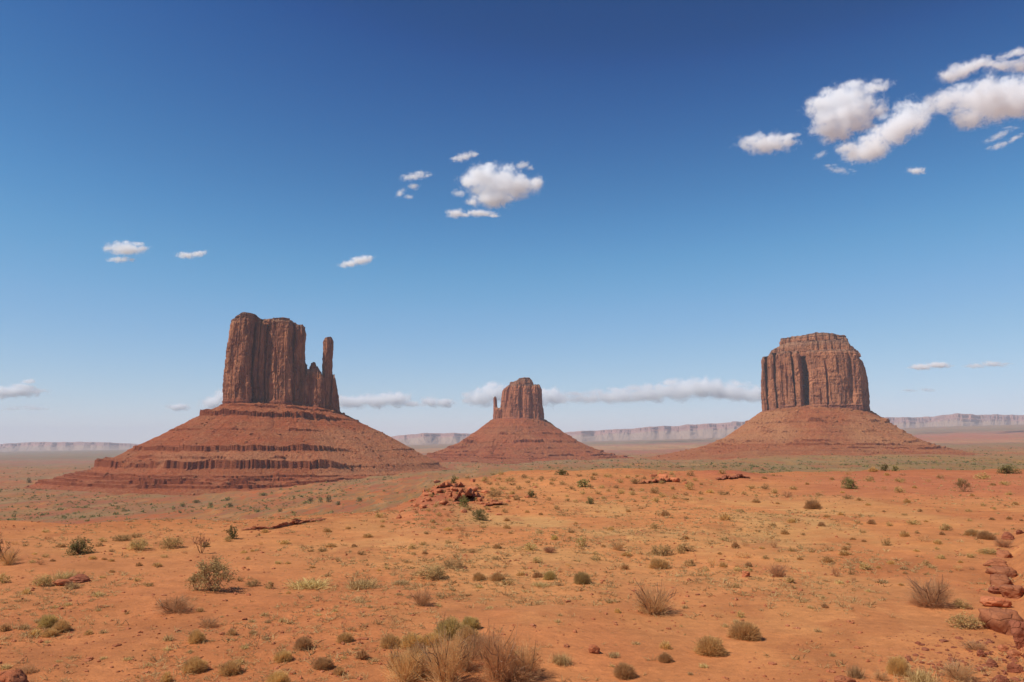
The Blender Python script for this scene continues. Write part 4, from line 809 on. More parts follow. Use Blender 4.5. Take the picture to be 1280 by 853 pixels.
# each: (px, py of the base, width, height in photo pixels, kind, label)
BIG = [
 (100, 693, 32, 20, 'dark', 'dark green bushy shrub with a smaller twin at its side, darkest on the left sand'),
 (268, 739, 60, 43, 'leaf', 'largest leafy grey-green shrub standing tall on the left sand'),
 (246, 738, 30, 22, 'leaf', 'shorter leafy shrub leaning out beside the largest grey-green shrub'),
 (252, 692, 22, 26, 'snag', 'small bare grey tree with thin reddish twigs on the left sand'),
 (257, 684, 10, 6, 'dark_s', 'little dark bush at the foot of the small bare tree'),
 (290, 674, 14, 17, 'dark_s', 'upright dark juniper beside the long orange ledge'),
 (285, 677, 10, 7, 'olive_s', 'low olive bush tucked against the upright juniper near the orange ledge'),
 (153, 676, 24, 9, 'olive', 'low spreading olive bush in the cluster below the butte slope, nearest the dark green shrub'),
 (174, 687, 30, 14, 'olive', 'widest low olive bush of the cluster below the butte slope'),
 (215, 685, 30, 16, 'olive', 'rounded olive bush between the low cluster and the small bare tree'),
 (52, 733, 28, 15, 'olive', 'brownish olive bush beside the dark red boulder at the left edge sand'),
 (80, 725, 34, 13, 'pale', 'wide pale grassy clump just behind the dark red boulder'),
 (90, 736, 20, 10, 'pale', 'small straw clump in front of the dark red boulder'),
 (33, 743, 14, 9, 'dome', 'single round dark-golden bush below the brownish olive bush'),
 (218, 765, 52, 21, 'twig', 'wide pale dry twiggy shrub in front of the largest leafy shrub'),
 (261, 784, 28, 13, 'twig', 'low dry twiggy shrub just behind the squat round bush'),
 (246, 803, 23, 18, 'dome', 'squat round golden bush with a sharp shadow under the dry twiggy shrub'),
 (290, 794, 16, 10, 'dome', 'small golden bush to the side of the squat round golden bush'),
 (60, 784, 27, 18, 'green', 'green-topped round bush at the back of the lower left bush cluster'),
 (76, 789, 25, 16, 'dome', 'brown round bush on the shadow side of the green-topped bush'),
 (63, 795, 22, 11, 'dome', 'low brown bush in front of the green-topped bush'),
 (44, 794, 18, 9, 'dome', 'flat brown bush at the outer end of the green-topped bush cluster'),
 (5, 789, 15, 12, 'dome', 'round brown bush cut by the left picture edge'),
 (111, 793, 13, 7, 'dome', 'tiny round bush alone on sand beside the green-topped bush cluster'),
 (244, 838, 34, 19, 'dome', 'rounded golden bush lowest but one in the front row, below the squat bush'),
 (288, 842, 31, 19, 'dome', 'rounded golden bush in the front row, second of the pair'),
 (208, 852, 15, 15, 'dome', 'narrow upright golden bush near the bottom edge, below the front pair'),
 (347, 857, 32, 21, 'dome', 'round golden bush cut by the bottom edge of the picture'),
 (354, 825, 26, 14, 'dome', 'low golden bush behind the bush cut by the bottom edge'),
 (379, 811, 27, 17, 'dome', 'feathery golden bush standing behind the low golden front bush'),
 (404, 835, 28, 16, 'dome', 'feathery broad golden bush between the low golden bush and the twiggy thicket'),
 (431, 802, 24, 13, 'dome', 'compact golden bush out on bare sand behind the twiggy thicket'),
 (424, 843, 18, 12, 'dome', 'small golden bush nearest the outer side of the twiggy thicket'),
 (453, 823, 18, 14, 'dome', 'fuzzy brown tuft bush at the edge of the twiggy thicket'),
 (385, 735, 58, 13, 'pale', 'long low pale grass patch beyond the largest leafy shrub'),
 (454, 736, 46, 15, 'pale', 'wide pale dry grass clump in the middle sand'),
 (501, 731, 30, 7, 'pale', 'flat pale grass clump beside the wide pale grass clump'),
 (316, 733, 20, 9, 'olive', 'low olive bush beside the largest leafy shrub'),
 (33, 842, 26, 11, 'twig', 'flat scraggly twig shrub near the bottom corner of the sand'),
 (539, 724, 44, 18, 'olive', 'large dense brown-olive bush in the middle of the sand'),
 (566, 710, 34, 11, 'olive', 'long low olive bush joined behind the dense brown-olive bush'),
 (527, 757, 29, 22, 'twig', 'compact bristly brown shrub below the dense brown-olive bush'),
 (599, 725, 19, 11, 'dome', 'round golden bush in the middle row, nearest the dense brown-olive bush'),
 (622, 726, 21, 12, 'dome', 'larger round golden bush in the middle row of the sand'),
 (687, 724, 19, 12, 'green', 'yellowish round bush of the middle pair'),
 (672, 722, 15, 9, 'dome', 'brown round bush of the middle pair'),
 (728, 729, 25, 17, 'green', 'green-topped round bush alone beyond the middle pair'),
 (674, 733, 27, 6, 'pale', 'flat straw clump just in front of the middle pair'),
 (816, 767, 56, 40, 'twig', 'tall dry brown twig shrub standing alone in the middle right sand'),
 (815, 766, 46, 14, 'twig', 'dense low mat of twigs at the foot of the tall dry twig shrub'),
 (772, 766, 10, 7, 'dome_s', 'tiny bush at the side of the tall dry twig shrub'),
 (562, 797, 46, 28, 'green', 'big greenish round bush at the back of the twiggy thicket'),
 (588, 786, 28, 18, 'green', 'smaller greenish round bush at the far end of the thicket'),
 (540, 806, 30, 18, 'dome', 'golden bush filling the middle of the twiggy thicket'),
 (516, 809, 36, 20, 'dome', 'broad golden bush in the outer part of the twiggy thicket'),
 (489, 808, 32, 17, 'dome', 'low golden bush at the outer end of the thicket'),
 (500, 836, 34, 22, 'dome', 'shaggy golden bush in front of the broad golden thicket bush'),
 (524, 828, 32, 28, 'dome', 'tall shaggy golden bush half hidden by dry stalks in the thicket'),
 (506, 850, 62, 44, 'twig', 'front dry shrub with thin stalks at the outer end of the thicket'),
 (557, 856, 58, 72, 'twig', 'tall dry stalky shrub in the centre of the thicket'),
 (548, 848, 36, 34, 'dome', 'pale golden bush behind the stalks of the tall dry shrub'),
 (622, 852, 52, 70, 'rust', 'tall reddish twig shrub with dark tangled base at the bottom edge'),
 (656, 846, 50, 44, 'rust', 'lower reddish twig shrub leaning away from the tall reddish shrub'),
 (530, 846, 54, 40, 'twig', 'golden dry shrub between the two stalky shrubs of the thicket'),
 (578, 838, 50, 44, 'twig', 'fine pale dry shrub on the inner side of the tall stalky shrub'),
 (585, 806, 40, 26, 'dome', 'pale golden bush just behind the fine pale dry shrub of the thicket'),
 (604, 824, 44, 38, 'twig', 'thin dry shrub bridging the gap to the tall reddish twig shrub'),
 (640, 850, 70, 22, 'twig', 'dark tangle of twigs at the foot of the tall reddish shrub'),
 (702, 830, 28, 15, 'pale', 'pale thin grass clump past the reddish twig shrubs'),
 (832, 811, 17, 12, 'dome', 'upper of two small round bushes stacked below the tall dry twig shrub'),
 (832, 827, 21, 13, 'dome', 'lower of two small round bushes stacked below the tall dry twig shrub'),
 (781, 846, 31, 20, 'dome', 'round spiky golden bush near the bottom edge, beyond the red boulder'),
 (931, 798, 46, 25, 'dome', 'broad dome-shaped golden bush, the farther of the big pair'),
 (888, 817, 44, 25, 'dome', 'broad dome-shaped golden bush, the nearer of the big pair'),
 (1165, 757, 56, 39, 'twig', 'large fan-shaped dry shrub near the boulder ledge'),
 (1156, 757, 48, 14, 'rust', 'dark low tangle of twigs under the large fan-shaped dry shrub'),
 (1203, 760, 24, 11, 'olive', 'small low bush between the fan-shaped shrub and the boulder ledge'),
 (1208, 785, 40, 19, 'olive', 'leaning olive twig bush below the fan-shaped dry shrub'),
 (1218, 812, 32, 12, 'twig', 'flat dry twig shrub in front of the biggest ledge boulder'),
 (1198, 849, 46, 24, 'twig', 'spreading grey-brown twig shrub in the bottom corner beside the rubble'),
 (1123, 843, 30, 26, 'dome', 'tall rounded golden bush near the bottom edge beside the pale grass'),
 (1070, 847, 22, 18, 'pale', 'pale rounded grass bush at the bottom edge beside two half-buried stones'),
 (1152, 857, 40, 24, 'pale', 'pale straw grass mound between the rounded bush and the spreading twig shrub'),
 (1101, 851, 22, 13, 'twig', 'low dry twig shrub between two bottom-edge golden bushes'),
 (972, 721, 24, 17, 'rust', 'reddish bristly twig shrub on the pink sand'),
 (1045, 721, 13, 13, 'rust', 'small upright reddish twig shrub alone on the sand'),
 (986, 728, 16, 8, 'olive_s', 'low olive bush at the foot of the reddish bristly shrub'),
 (1035, 703, 18, 9, 'dome', 'low round brown bush behind the small upright reddish shrub'),
 (827, 694, 33, 14, 'olive', 'wide olive bush at the edge of the straw-coloured flat'),
 (850, 692, 15, 10, 'olive_s', 'smaller brown-olive bush attached to the wide olive bush of the flat'),
 (824, 710, 30, 14, 'dome', 'double-humped golden bush below the wide olive bush'),
 (728, 684, 17, 14, 'leaf_s', 'upright leafy olive bush at the centre of the straw-coloured flat'),
 (664, 688, 19, 9, 'olive_s', 'brown-olive bush at the near edge of the straw-coloured flat'),
 (687, 691, 19, 9, 'rust', 'reddish low bush on the small red bank'),
 (772, 688, 19, 13, 'twig', 'bristly twig bush on the straw-coloured flat beyond the upright leafy bush'),
 (693, 675, 11, 8, 'green', 'bright yellow-green round bush, the only one of its colour on the flat'),
 (600, 650, 19, 14, 'dark', 'dark rounded bush in front of the red rock ledges'),
 (580, 634, 13, 14, 'dark_s', 'dark upright bush beside the shadowed hollow under the red rocks'),
 (567, 605, 8, 10, 'dark_s', 'lone dark spiky bush on the skyline of the red rocks'),
 (618, 621, 20, 9, 'olive', 'olive bush in the middle of the bushy red slope'),
 (730, 609, 17, 10, 'dark', 'rounded green bush on the crest of the rise'),
 (702, 594, 18, 7, 'dark_s', 'flat green bush topping the highest point of the rise'),
 (796, 605, 18, 8, 'olive_s', 'olive bush near the flat red rocks at the end of the rise'),
 (738, 630, 12, 7, 'dark_s', 'dark round bush below the crest of the rise'),
 (664, 622, 14, 8, 'dark_s', 'green bush with a pale side halfway down the rise'),
 (1062, 611, 20, 14, 'dark', 'dark bush with a dead branch on the red crest before the flat-topped butte'),
 (1058, 606, 8, 14, 'rust_s', 'dead upright branch bush behind the dark crest bush'),
 (1204, 615, 21, 16, 'leaf', 'rounded grey-green shrub standing on the red crest'),
 (1261, 592, 27, 11, 'dark', 'wide dark green bush on the far crest at the picture edge'),
 (1016, 636, 24, 13, 'dome', 'brown round bush largest on the red sand below the flat-topped butte'),
 (907, 651, 17, 11, 'dome_s', 'dark brown round bush alone on the middle pink sand'),
 (832, 645, 14, 8, 'dome_s', 'brown round bush alone on the bare slope of the rise'),
 (1106, 589, 11, 9, 'dark_s', 'taller dark bush of the row behind the red crest'),
 (1119, 589, 10, 7, 'dark_s', 'round dark bush at the end of the row behind the red crest'),
 (1228, 599, 19, 8, 'olive_s', 'flat brown-green bush on the red crest near the picture edge'),
 (1254, 684, 24, 12, 'rust', 'reddish twig bush at the head of the boulder ledge'),
 (1236, 692, 26, 7, 'olive', 'low brown bush running up to the boulder ledge'),
 (1244, 716, 24, 8, 'leaf', 'green low plant growing against the ledge boulders'),
 (1216, 670, 23, 10, 'dome', 'rounded brown bush of the pair above the boulder ledge'),
 (1232, 674, 25, 12, 'dome', 'larger rounded brown bush of the pair above the boulder ledge'),
 (4, 700, 36, 36, 'snag', 'dark half-dead tree leaning in at the left picture edge'),
 (10, 706, 26, 22, 'twig', 'fine reddish twig shrub beside the half-dead tree at the left edge'),
 (4, 729, 18, 12, 'olive_s', 'dark bush under the half-dead tree at the left edge'),
]
SMALL = {
 'small olive bush among the red rocks of the rise': [(606, 602, 11, 6), (637, 602, 14, 6), (590, 620, 8, 5), (555, 617, 7, 4), (545, 634, 7, 5), (628, 612, 10, 5), (648, 612, 9, 5), (598, 612, 9, 5), (612, 606, 8, 4), (585, 638, 12, 5), (549, 645, 8, 5), (540, 653, 9, 4), (560, 652, 7, 4), (604, 660, 12, 4), (631, 641, 9, 5), (520, 642, 6, 4)],
 'small dry bush on the crest of the rise below the small butte': [(819, 617, 14, 8), (655, 598, 10, 5), (676, 600, 9, 5), (690, 606, 8, 4), (741, 600, 9, 5), (760, 597, 11, 5), (775, 604, 9, 5), (785, 598, 8, 4), (828, 605, 9, 5), (840, 612, 8, 5), (715, 612, 8, 5), (748, 618, 9, 4), (790, 619, 10, 5), (806, 624, 8, 4), (843, 600, 10, 5), (862, 612, 12, 11), (876, 618, 8, 4)],
 'small brown bush dotted on the bare middle sand': [(819, 661, 14, 7), (673, 704, 16, 8), (783, 695, 17, 6), (635, 731, 17, 8), (652, 719, 16, 5), (781, 712, 14, 9), (696, 637, 9, 5), (676, 644, 7, 4), (659, 641, 7, 4), (560, 663, 13, 5), (541, 661, 8, 4), (516, 686, 12, 6), (576, 672, 8, 4), (590, 691, 11, 5), (620, 700, 12, 6), (757, 641, 7, 4), (720, 655, 6, 3), (745, 700, 12, 6), (805, 700, 12, 5), (710, 708, 10, 5), (460, 672, 15, 6), (443, 684, 9, 5), (478, 653, 7, 4), (478, 659, 8, 4)],
 'small brown bush on the red sand before the flat-topped butte': [(984, 622, 18, 9), (1125, 616, 14, 8), (1125, 603, 13, 6), (1086, 602, 13, 7), (1091, 590, 14, 7), (1256, 606, 14, 5), (1269, 631, 10, 5), (1134, 629, 11, 7), (1060, 624, 12, 6), (957, 612, 12, 7), (968, 617, 10, 6), (904, 619, 16, 6), (887, 616, 12, 5), (940, 611, 9, 5), (1027, 658, 11, 7), (990, 653, 15, 6), (1089, 655, 13, 7), (1072, 655, 7, 5), (1112, 658, 8, 6), (1142, 656, 17, 7), (966, 658, 9, 5), (1182, 663, 18, 8), (1175, 598, 9, 5), (1160, 603, 10, 5), (1105, 612, 9, 5), (1200, 601, 8, 4), (1241, 607, 9, 4), (1040, 600, 8, 4), (1150, 640, 8, 4), (1210, 640, 9, 4), (1240, 650, 9, 4), (1085, 632, 8, 4), (945, 628, 12, 5), (925, 640, 12, 4)],
 'small bush on the sand between the straw flat and the boulder ledge': [(919, 685, 12, 9), (931, 683, 10, 7), (967, 685, 12, 11), (928, 697, 28, 8), (890, 707, 14, 10), (904, 709, 12, 8), (936, 709, 11, 8), (862, 708, 16, 8), (860, 689, 22, 8), (857, 674, 12, 6), (905, 676, 12, 5), (1032, 688, 11, 8), (1056, 694, 18, 7), (1082, 712, 16, 9), (1114, 705, 11, 6), (1197, 713, 15, 8), (1158, 707, 12, 6), (1108, 682, 13, 9), (1131, 671, 15, 9), (1154, 677, 18, 8), (1172, 680, 12, 7), (981, 668, 13, 7), (926, 772, 11, 8), (1031, 760, 11, 6), (1067, 727, 9, 6), (1000, 700, 10, 5), (1215, 697, 12, 6), (1180, 735, 10, 5), (897, 772, 12, 6)],
 'small low bush on the sand below the large thumbed butte': [(76, 684, 14, 6), (356, 680, 15, 6), (414, 684, 16, 6), (409, 665, 14, 6), (196, 708, 15, 6), (337, 736, 14, 9), (170, 672, 16, 6), (57, 697, 9, 5), (40, 704, 10, 4), (66, 702, 8, 4), (130, 700, 8, 4), (140, 716, 9, 5), (172, 727, 10, 5), (186, 733, 11, 6), (128, 677, 12, 5), (60, 675, 14, 5), (360, 705, 9, 4), (388, 690, 8, 4), (300, 727, 10, 6), (310, 700, 8, 4), (420, 700, 8, 4), (250, 765, 12, 6), (140, 690, 9, 4), (205, 697, 9, 4), (231, 692, 9, 4), (435, 662, 8, 5)],
 'small straw tuft on the front sand': [(7, 836, 17, 8), (209, 801, 16, 9), (68, 760, 12, 5), (160, 825, 14, 5), (85, 757, 12, 6), (209, 813, 14, 5), (332, 800, 14, 5), (330, 770, 14, 6), (352, 778, 12, 8), (315, 778, 12, 5), (185, 833, 12, 5), (130, 824, 14, 4), (420, 760, 10, 4), (700, 770, 8, 4), (766, 822, 16, 9), (795, 806, 14, 5), (770, 820, 12, 6), (1102, 729, 20, 6), (1085, 740, 10, 5), (920, 779, 12, 6), (880, 835, 16, 6), (600, 735, 14, 5), (700, 732, 12, 5), (462, 760, 8, 5), (1130, 712, 14, 5), (1050, 730, 12, 5), (1165, 710, 12, 5)],
 'tiny far juniper on the flat at the foot of the large thumbed butte': [(263, 634, 6, 6), (228, 634, 7, 5), (288, 634, 7, 5), (388, 627, 8, 5), (411, 628, 7, 9), (329, 620, 11, 4), (423, 632, 7, 5), (449, 627, 7, 5), (36, 604, 6, 6), (245, 629, 9, 4), (284, 626, 12, 4), (400, 626, 6, 4), (350, 640, 6, 4)],
}
RS = random.Random(77)
def fill(lab, n, x0, x1, y0, y1, w0, w1, keep=lambda x, y: True):
    L = SMALL[lab]; allb = [(b[0], b[1], b[2]) for b in BIG] + [q[:3] for v in SMALL.values() for q in v]; k = 0
    for _ in range(n * 40):
        if k >= n: break
        x = RS.uniform(x0, x1); y = RS.uniform(y0, y1)
        if not keep(x, y) or any(abs(x - a) < (w / 2 + 5) and abs(y - b) < 4.5 for a, b, w in allb): continue
        w = RS.uniform(w0, w1) * (.8 + .5 * RS.random() ** 2); L.append((x, y, w, w * RS.uniform(.38, .62))); allb.append((x, y, w)); k += 1
fill('small dry bush on the crest of the rise below the small butte', 52, 610, 880, 593, 628, 6, 10)
fill('small olive bush among the red rocks of the rise', 22, 535, 650, 598, 640, 6, 10)
fill('small brown bush on the red sand before the flat-topped butte', 30, 870, 1279, 592, 655, 6, 10)
fill('small brown bush dotted on the bare middle sand', 34, 470, 860, 640, 715, 6, 12)
fill('small bush on the sand between the straw flat and the boulder ledge', 30, 860, 1230, 660, 735, 7, 13)
fill('small low bush on the sand below the large thumbed butte', 26, 0, 470, 664, 745, 7, 12)
fill('small straw tuft on the front sand', 34, 0, 1120, 745, 845, 8, 15)
SK = {'small straw': 'pale_s', 'tiny far': 'dark_s', 'small olive': 'olive_s', 'small dry': 'olive_s'}
for b in BIG: plant(*b)
for lab, L in SMALL.items():
    k0 = next((v for q, v in SK.items() if lab.startswith(q)), None)
    for (x, y, w, h) in L:
        kd = k0 or RND.choice(['dome_s', 'dome_s', 'olive_s', 'twig_s', 'olive_s'])
        base = kd[:-2]
        g = ground(x, y, 6000)
        var = RND.choice(PROTO[kd]); k = g[1] / F
        o = link({'dome': 'broom_bush', 'olive': 'scrub_bush', 'twig': 'twig_shrub', 'pale': 'grass_clump', 'dark': 'juniper_bush'}[base], var[0][1])
        o.location = (g[0], g[1], g[2] - .02); o.rotation_euler = (0, 0, RND.uniform(0, 6.28)); o.scale = (w * k * 1.05, w * k * 1.05, h * k * 1.1)
        tag(o, lab, 'tree' if base == 'dark' else 'grass clump' if base == 'pale' else 'bush', lab.replace('small ', 'small ').replace('bush', 'bushes').replace('tuft', 'tufts').replace('juniper', 'junipers'))

# ------------------------------------------------------------------ rocks
RM = {'red': m_rock('red_sandstone', (.44, .13, .052), (.54, .20, .09), (.30, .085, .04)),
      'tan': m_rock('pink_sandstone', (.29, .098, .042), (.36, .135, .062), (.17, .052, .026)),
      'dark': m_rock('dark_red_sandstone', (.30, .09, .044), (.36, .125, .062), (.20, .06, .034))}
V4, F4 = icosphere(4)
def rock_mesh(seed, mat, planes=13, rough=.20, layers=0.0):
    rng = np.random.default_rng(seed); n = rng.normal(size=(planes, 3)); n /= np.linalg.norm(n, axis=1, keepdims=True); n = np.concatenate([n, [[0, 0, 1], [0, 0, -1]]])
    dd = .62 + .38 * rng.random(len(n)); q = np.clip(V4 @ n.T, .05, None) / dd[None]
    r = 1.0 / (np.sum(q ** 12, 1) ** (1 / 12.0)); V = V4 * r[:, None]
    V = V * (1 + rough * (fbm(V[:, 0] * 3, V[:, 1] * 3, V[:, 2] * 4, seed, 5, .6) - .5)[:, None] * 2)
    if layers: 
        l = np.floor(V[:, 2] * 5 + .6 * fbm(V[:, 0] * 2, V[:, 1] * 2, 0, seed, 2)); V[:, :2] *= (1 + layers * (_h(l, l * 0, l * 0, seed) - .5))[:, None]
    V = V / np.ptp(V, axis=0); V[:, 2] -= V[:, 2].min()
    return mk_mesh('boulder', V, F4, RM[mat], None, True)
RK = {(m, i): rock_mesh(i * 7 + j * 31 + 3, m, layers=.06 if i < 2 else .16) for j, m in enumerate(('red', 'tan', 'dark')) for i in range(6)}
def rock(px, py, w, h, mat, label, i=0, name='boulder', cat='boulder', depth=.8, rot=None, tilt=0.0, group=None, sink=.28):
    if mat == 'tan': h *= .75; sink = .42; depth = 1.1
    g = ground(px, py); k = g[1] / F
    o = link(name, RK[(mat, (i + int(px)) % 6)]); hz = h * k * (1.0 + sink * 1.35)
    o.location = (g[0], g[1] + w * k * depth * .35, g[2] - hz * sink); o.scale = (w * k * 1.05, w * k * depth, hz)
    o.rotation_euler = (tilt, RND.uniform(-.06, .06), RND.uniform(-.3, .3) if rot is None else rot)
    tag(o, label, cat, group)
ROCKS = [
 (1264, 675, 15, 9, 'dark', 'small dark boulder at the far head of the boulder ledge', 0), (1276, 668, 10, 5, 'dark', 'smallest dark stone beyond the head of the boulder ledge', 1),
 (1262, 698, 26, 12, 'tan', 'flat pink boulder second from the far head of the ledge', 1), (1253, 710, 26, 15, 'tan', 'rounded pink boulder above the green ledge plant', 0),
 (1266, 722, 34, 16, 'tan', 'broad smooth boulder in the middle of the ledge', 2), (1262, 735, 36, 20, 'tan', 'smooth humped boulder overhanging a shadow in the ledge', 1),
 (1243, 729, 8, 10, 'dark', 'dark little stone at the foot of the humped ledge boulder', 3), (1276, 748, 34, 20, 'tan', 'boulder wedged behind the low slab of the ledge', 0),
 (1252, 760, 34, 11, 'red', 'low red slab sticking out furthest from the ledge', 2), (1246, 743, 20, 8, 'dark', 'dark undercut block between the humped boulder and the low slab', 1),
 (1274, 792, 50, 36, 'tan', 'biggest boulder of the ledge with a smooth sloping top', 0), (1283, 806, 30, 26, 'dark', 'dark cracked boulder at the near end of the ledge', 3),
 (1249, 789, 9, 9, 'dark', 'small dark block under the biggest ledge boulder', 2),
 (744, 818, 14, 10, 'red', 'single rounded red boulder alone on the front sand', 0), (934, 722, 13, 7, 'red', 'flat red stone on the pink sand beside the reddish shrub', 1),
 (1060, 858, 26, 9, 'red', 'half-buried red stone at the bottom edge below the pale grass bush', 2), (1030, 857, 14, 5, 'red', 'smaller half-buried red stone at the bottom edge', 1),
 (97, 729, 26, 9, 'dark', 'dark red boulder casting a black shadow among the left bushes', 3), (76, 733, 22, 7, 'red', 'low red stone slab beside the dark red boulder', 2),
 (4, 868, 52, 24, 'red', 'smooth red boulder cut by the bottom corner of the picture', 0),
 (1228, 822, 12, 8, 'dark', 'dark stone in the rubble below the ledge, nearest the flat twig shrub', 1), (1243, 834, 14, 8, 'dark', 'dark angular stone in the middle of the rubble below the ledge', 3), (1264, 842, 20, 11, 'dark', 'largest dark stone of the rubble below the ledge', 2), (1257, 816, 12, 8, 'red', 'red stone at the top of the rubble below the ledge', 0), (1256, 857, 20, 10, 'dark', 'dark stone cut by the bottom edge under the rubble', 1), (1272, 824, 16, 9, 'red', 'red stone in the rubble against the picture edge', 3),
]
for r in ROCKS: rock(*r)
# stepped red ledges of the rise, one object per ledge
def ledge(pts, hgt, mat, label, seed, depth=2.4, over=.35):
    """broken slab ledge that follows a line of photo points along its foot"""
    G = np.array([ground(x, y) for x, y in pts]); n = 260; M = 12; s = np.linspace(0, 1, n)
    cs = np.concatenate([[0], np.cumsum(np.hypot(*np.diff(G[:, :2], axis=0).T))]); L = cs[-1]
    x = np.interp(s * L, cs, G[:, 0]); y = np.interp(s * L, cs, G[:, 1]); z0 = height(x, y)
    k = G[:, 1].mean() / F; H = hgt * k * (1 - .75 * np.abs(2 * s - 1) ** 3) * (.35 + 1.1 * fbm(s * L / .9, 0, 0, seed, 3)) * (.55 + .7 * cell(s * L / .8 + noise(s * L, 1, 0, seed), s * 0, seed + 2))
    blk = cell(s * L / (1.3 + .4 * seed % 1) + noise(s * L, 0, 0, seed), s * 0, seed + 1)
    rows = []
    prof = [(0, -.35), (0, .1), (.05, .3), (-over, .42), (-over - .05, .75), (-over + .1, 1.0), (.5, 1.03), (1.2, .95), (2.2, .55), (2.8, -.3)]
    for j, (q, h) in enumerate(prof):
        off = q * depth / 2.4 + (blk - .5) * .9 * (q < .6) + (fbm(s * L / .6, j * .7, 0, seed + 5, 3) - .5) * .7
        rows.append(np.stack([x + (fbm(s * L, j, 0, seed + 6, 2) - .5) * .3, y + off, z0 + H * (h + (blk - .5) * .25 * (h > .4))], -1))
    V = np.array(rows); c = V.reshape(-1, 3).mean(0)
    o = link('rock_ledge', mk_mesh('rock_ledge', V - c, grid_faces(len(prof), n), RM[mat])); o.location = c
    tag(o, label, 'rock ledge', 'broken red rock ledges')
ledge([(300, 664), (320, 663), (345, 661), (365, 657), (385, 653), (404, 651)], 4.5, 'red', 'long low orange rock ledge on the edge of the sand below the thumbed butte', 3, 1.5, .25)
ledge([(568, 627), (578, 624), (592, 623), (604, 623)], 9, 'red', 'overhanging red ledge with a black shadowed hollow in the middle of the rise', 5, 3.4, 1.6)
ledge([(545, 611), (562, 609), (580, 609)], 6, 'red', 'red ledge on the skyline of the rocky rise', 7)
ledge([(521, 622), (530, 620), (540, 620)], 5, 'red', 'small red ledge at the lowest outer flank of the rocky rise', 9)
ledge([(604, 634), (616, 632), (632, 632)], 4, 'red', 'thin red ledge beyond the shadowed hollow', 11)
ledge([(800, 605), (818, 604), (836, 602), (848, 601)], 5, 'red', 'flat pale red ledge at the end of the rise before the flat-topped butte', 13)
ledge([(896, 600), (912, 599), (936, 597)], 4, 'dark', 'dark capped ledge on top of the low red mound', 15)
rocks2 = [(528, 636, 10, 5), (536, 627, 8, 5), (553, 632, 12, 6), (560, 621, 12, 6), (590, 615, 14, 6), (575, 616, 16, 6), (549, 617, 9, 5), (599, 627, 8, 5), (607, 617, 10, 4), (546, 604, 9, 4), (615, 629, 9, 4), (520, 634, 8, 4), (832, 600, 12, 7), (845, 603, 12, 6), (815, 597, 9, 4), (826, 595, 8, 4), (858, 606, 9, 4), (590, 603, 9, 4), (566, 614, 9, 5)]
for i, (x, y, w, h) in enumerate(rocks2):
    rise = x < 700
    rock(x, y, w, h, 'red', 'small red rock scattered over the rocky flank of the rise' if rise else 'small red rock at the end of the rise before the flat-topped butte', i, group='small red rocks on the rocky flank' if rise else 'small red rocks at the end of the rise', rot=RND.uniform(0, 6), depth=1.0)

# ------------------------------------------------------------------ stuff nobody could count
def scatter_points(n, rng, D0, D1, u0=-80, u1=1360, power=1.0):
    D = D0 * (D1 / D0) ** (rng.random(n) ** power); u = u0 + (u1 - u0) * rng.random(n); x = (u - 640) / F * D * math.cos(PITCH)
    return x, D, u
rng = np.random.default_rng(12)
def grass_stuff(name, n, D0, D1, mat, per, size, wid, dens, power=1.0, seed=1, flat=.8, wref=45.0):
    x, y, u = scatter_points(n, rng, D0, D1, power=power)
    keep = dens(x, y, u) > rng.random(n); x, y = x[keep], y[keep]; z = height(x, y); m = len(x)
    s = size * (.45 + 1.1 * rng.random(m) ** 2)
    d = sph(m * per, rng, .15, 1.0).reshape(m, per, 3); L = s[:, None, None] * (.5 + .6 * rng.random((m, per, 1)))
    b = np.stack([x, y, z - .01], -1)[:, None, :] + rng.normal(size=(m, per, 3)) * s[:, None, None] * [.22, .22, 0]; t = b + d * L * [.75, .75, flat]
    b, t = b.reshape(-1, 3), t.reshape(-1, 3); mid = (b + t) / 2 + [0, 0, .02]
    V, Fc = blades(b, mid, t, np.repeat(wid * s / size * np.clip(y / wref, .35, 2.0), per), rng, .3)
    o = link(name, mk_mesh(name, V, Fc, PM[mat], np.repeat(tintv(m, per, rng), 6, 0))); tag(o, kind='stuff'); return o
def d_flat(x, y, u):
    uu, D, r, a = uD(x, y); E, m = plateau_mask(x, y, uu, D)
    c = fbm(x / 6, y / 9, 0, 71, 4); g = np.exp(-((D - 62) / 28.0) ** 2) * sstep(300, 560, u) * sstep(1300, 1000, u)
    return (m < .3) * np.clip(sstep(.50, .64, c) * .55 + .75 * g * sstep(.38, .58, c) + .018, 0, 1)
grass_stuff('dry_grass', 32000, 17, 200, 'pale', 11, .29, .014, d_flat, seed=2, flat=.55)
grass_stuff('low_scrub', 5500, 20, 200, 'olive', 12, .26, .020, lambda x, y, u: d_flat(x, y, u) * .35 + .03 + .55 * np.exp(-((x / y * 1000 + 20) / 130.0) ** 2 - ((y - 112) / 34.0) ** 2), seed=3, power=.8, flat=.6)
def d_val(x, y, u):
    uu, D, r, a = uD(x, y); E, m = plateau_mask(x, y, uu, D)
    c = fbm(x / 130, y / 240, 0, 73, 4)
    return (m > .8) * np.clip(sstep(.44, .60, c) * .9 + .12, 0, 1)
grass_stuff('valley_scrub', 26000, 450, 3600, 'dark', 7, 1.6, .36, d_val, wref=1200.0, seed=4, power=.8, flat=.6)
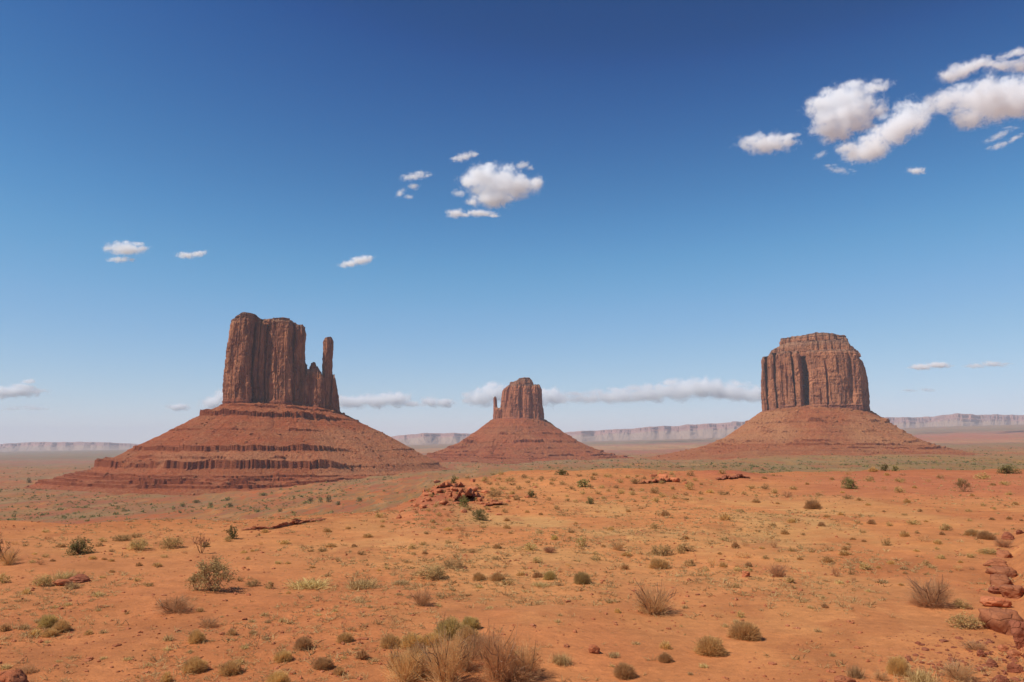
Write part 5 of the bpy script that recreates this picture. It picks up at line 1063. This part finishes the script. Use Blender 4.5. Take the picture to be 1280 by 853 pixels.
grass_stuff('valley_junipers', 8000, 480, 3200, 'dark', 12, 2.9, .65, d_val, wref=1200.0, seed=5, flat=.8)
grass_stuff('twig_litter', 6000, 16, 90, 'bark', 3, .16, .008, lambda x, y, u: d_flat(x, y, u) * .6 + .1, seed=9, flat=.12)
# loose pebbles and clods
x, y, u = scatter_points(8000, rng, 16, 150)
uu, D, r, a = uD(x, y); kp = (fbm(x / 5, y / 5, 0, 81, 3) > .40) & (plateau_mask(x, y, uu, D)[1] < .3); x, y = x[kp], y[kp]
o = link('gravel', scatter_rocks('gravel', np.stack([x, y, height(x, y)], -1), .022 + .075 * rng.random(len(x)) ** 5 + .0004 * y, rng, RM['red'])); tag(o, kind='stuff')
gx = np.array([ground(px, py)[:2] for px, py in zip(rng.uniform(1130, 1285, 420), rng.uniform(790, 862, 420))])
o = link('rubble', scatter_rocks('rubble', np.stack([gx[:, 0], gx[:, 1], height(gx[:, 0], gx[:, 1])], -1), .018 + .10 * rng.random(len(gx)) ** 5, rng, RM['dark'])); tag(o, kind='stuff')
gx = np.array([ground(px, py)[:2] for px, py in zip(rng.normal(570, 46, 240), rng.normal(620, 12, 240))])
o = link('rubble', scatter_rocks('rubble', np.stack([gx[:, 0], gx[:, 1], height(gx[:, 0], gx[:, 1])], -1), .08 + .30 * rng.random(len(gx)) ** 4, rng, RM['red'])); tag(o, kind='stuff')
# scrap of white litter caught in the thicket
import bmesh
g = ground(541, 843); bm = bmesh.new(); bmesh.ops.create_grid(bm, x_segments=8, y_segments=5, size=.5)
for v in bm.verts: v.co.x *= .17; v.co.y *= .08; v.co.z = .03 + .02 * math.sin(v.co.x * 40) + .015 * math.cos(v.co.y * 70 + v.co.x * 25)
bmesh.ops.solidify(bm, geom=bm.faces[:], thickness=.004)
me = bpy.data.meshes.new('paper_scrap'); bm.to_mesh(me); bm.free(); lm = Mat('white_paper'); lm.color((.78, .76, .72)); me.materials.append(lm.m)
o = link('paper_scrap', me, None, (g[0], g[1], g[2])); tag(o, 'crumpled white paper scrap on the sand in the twiggy thicket', 'litter')
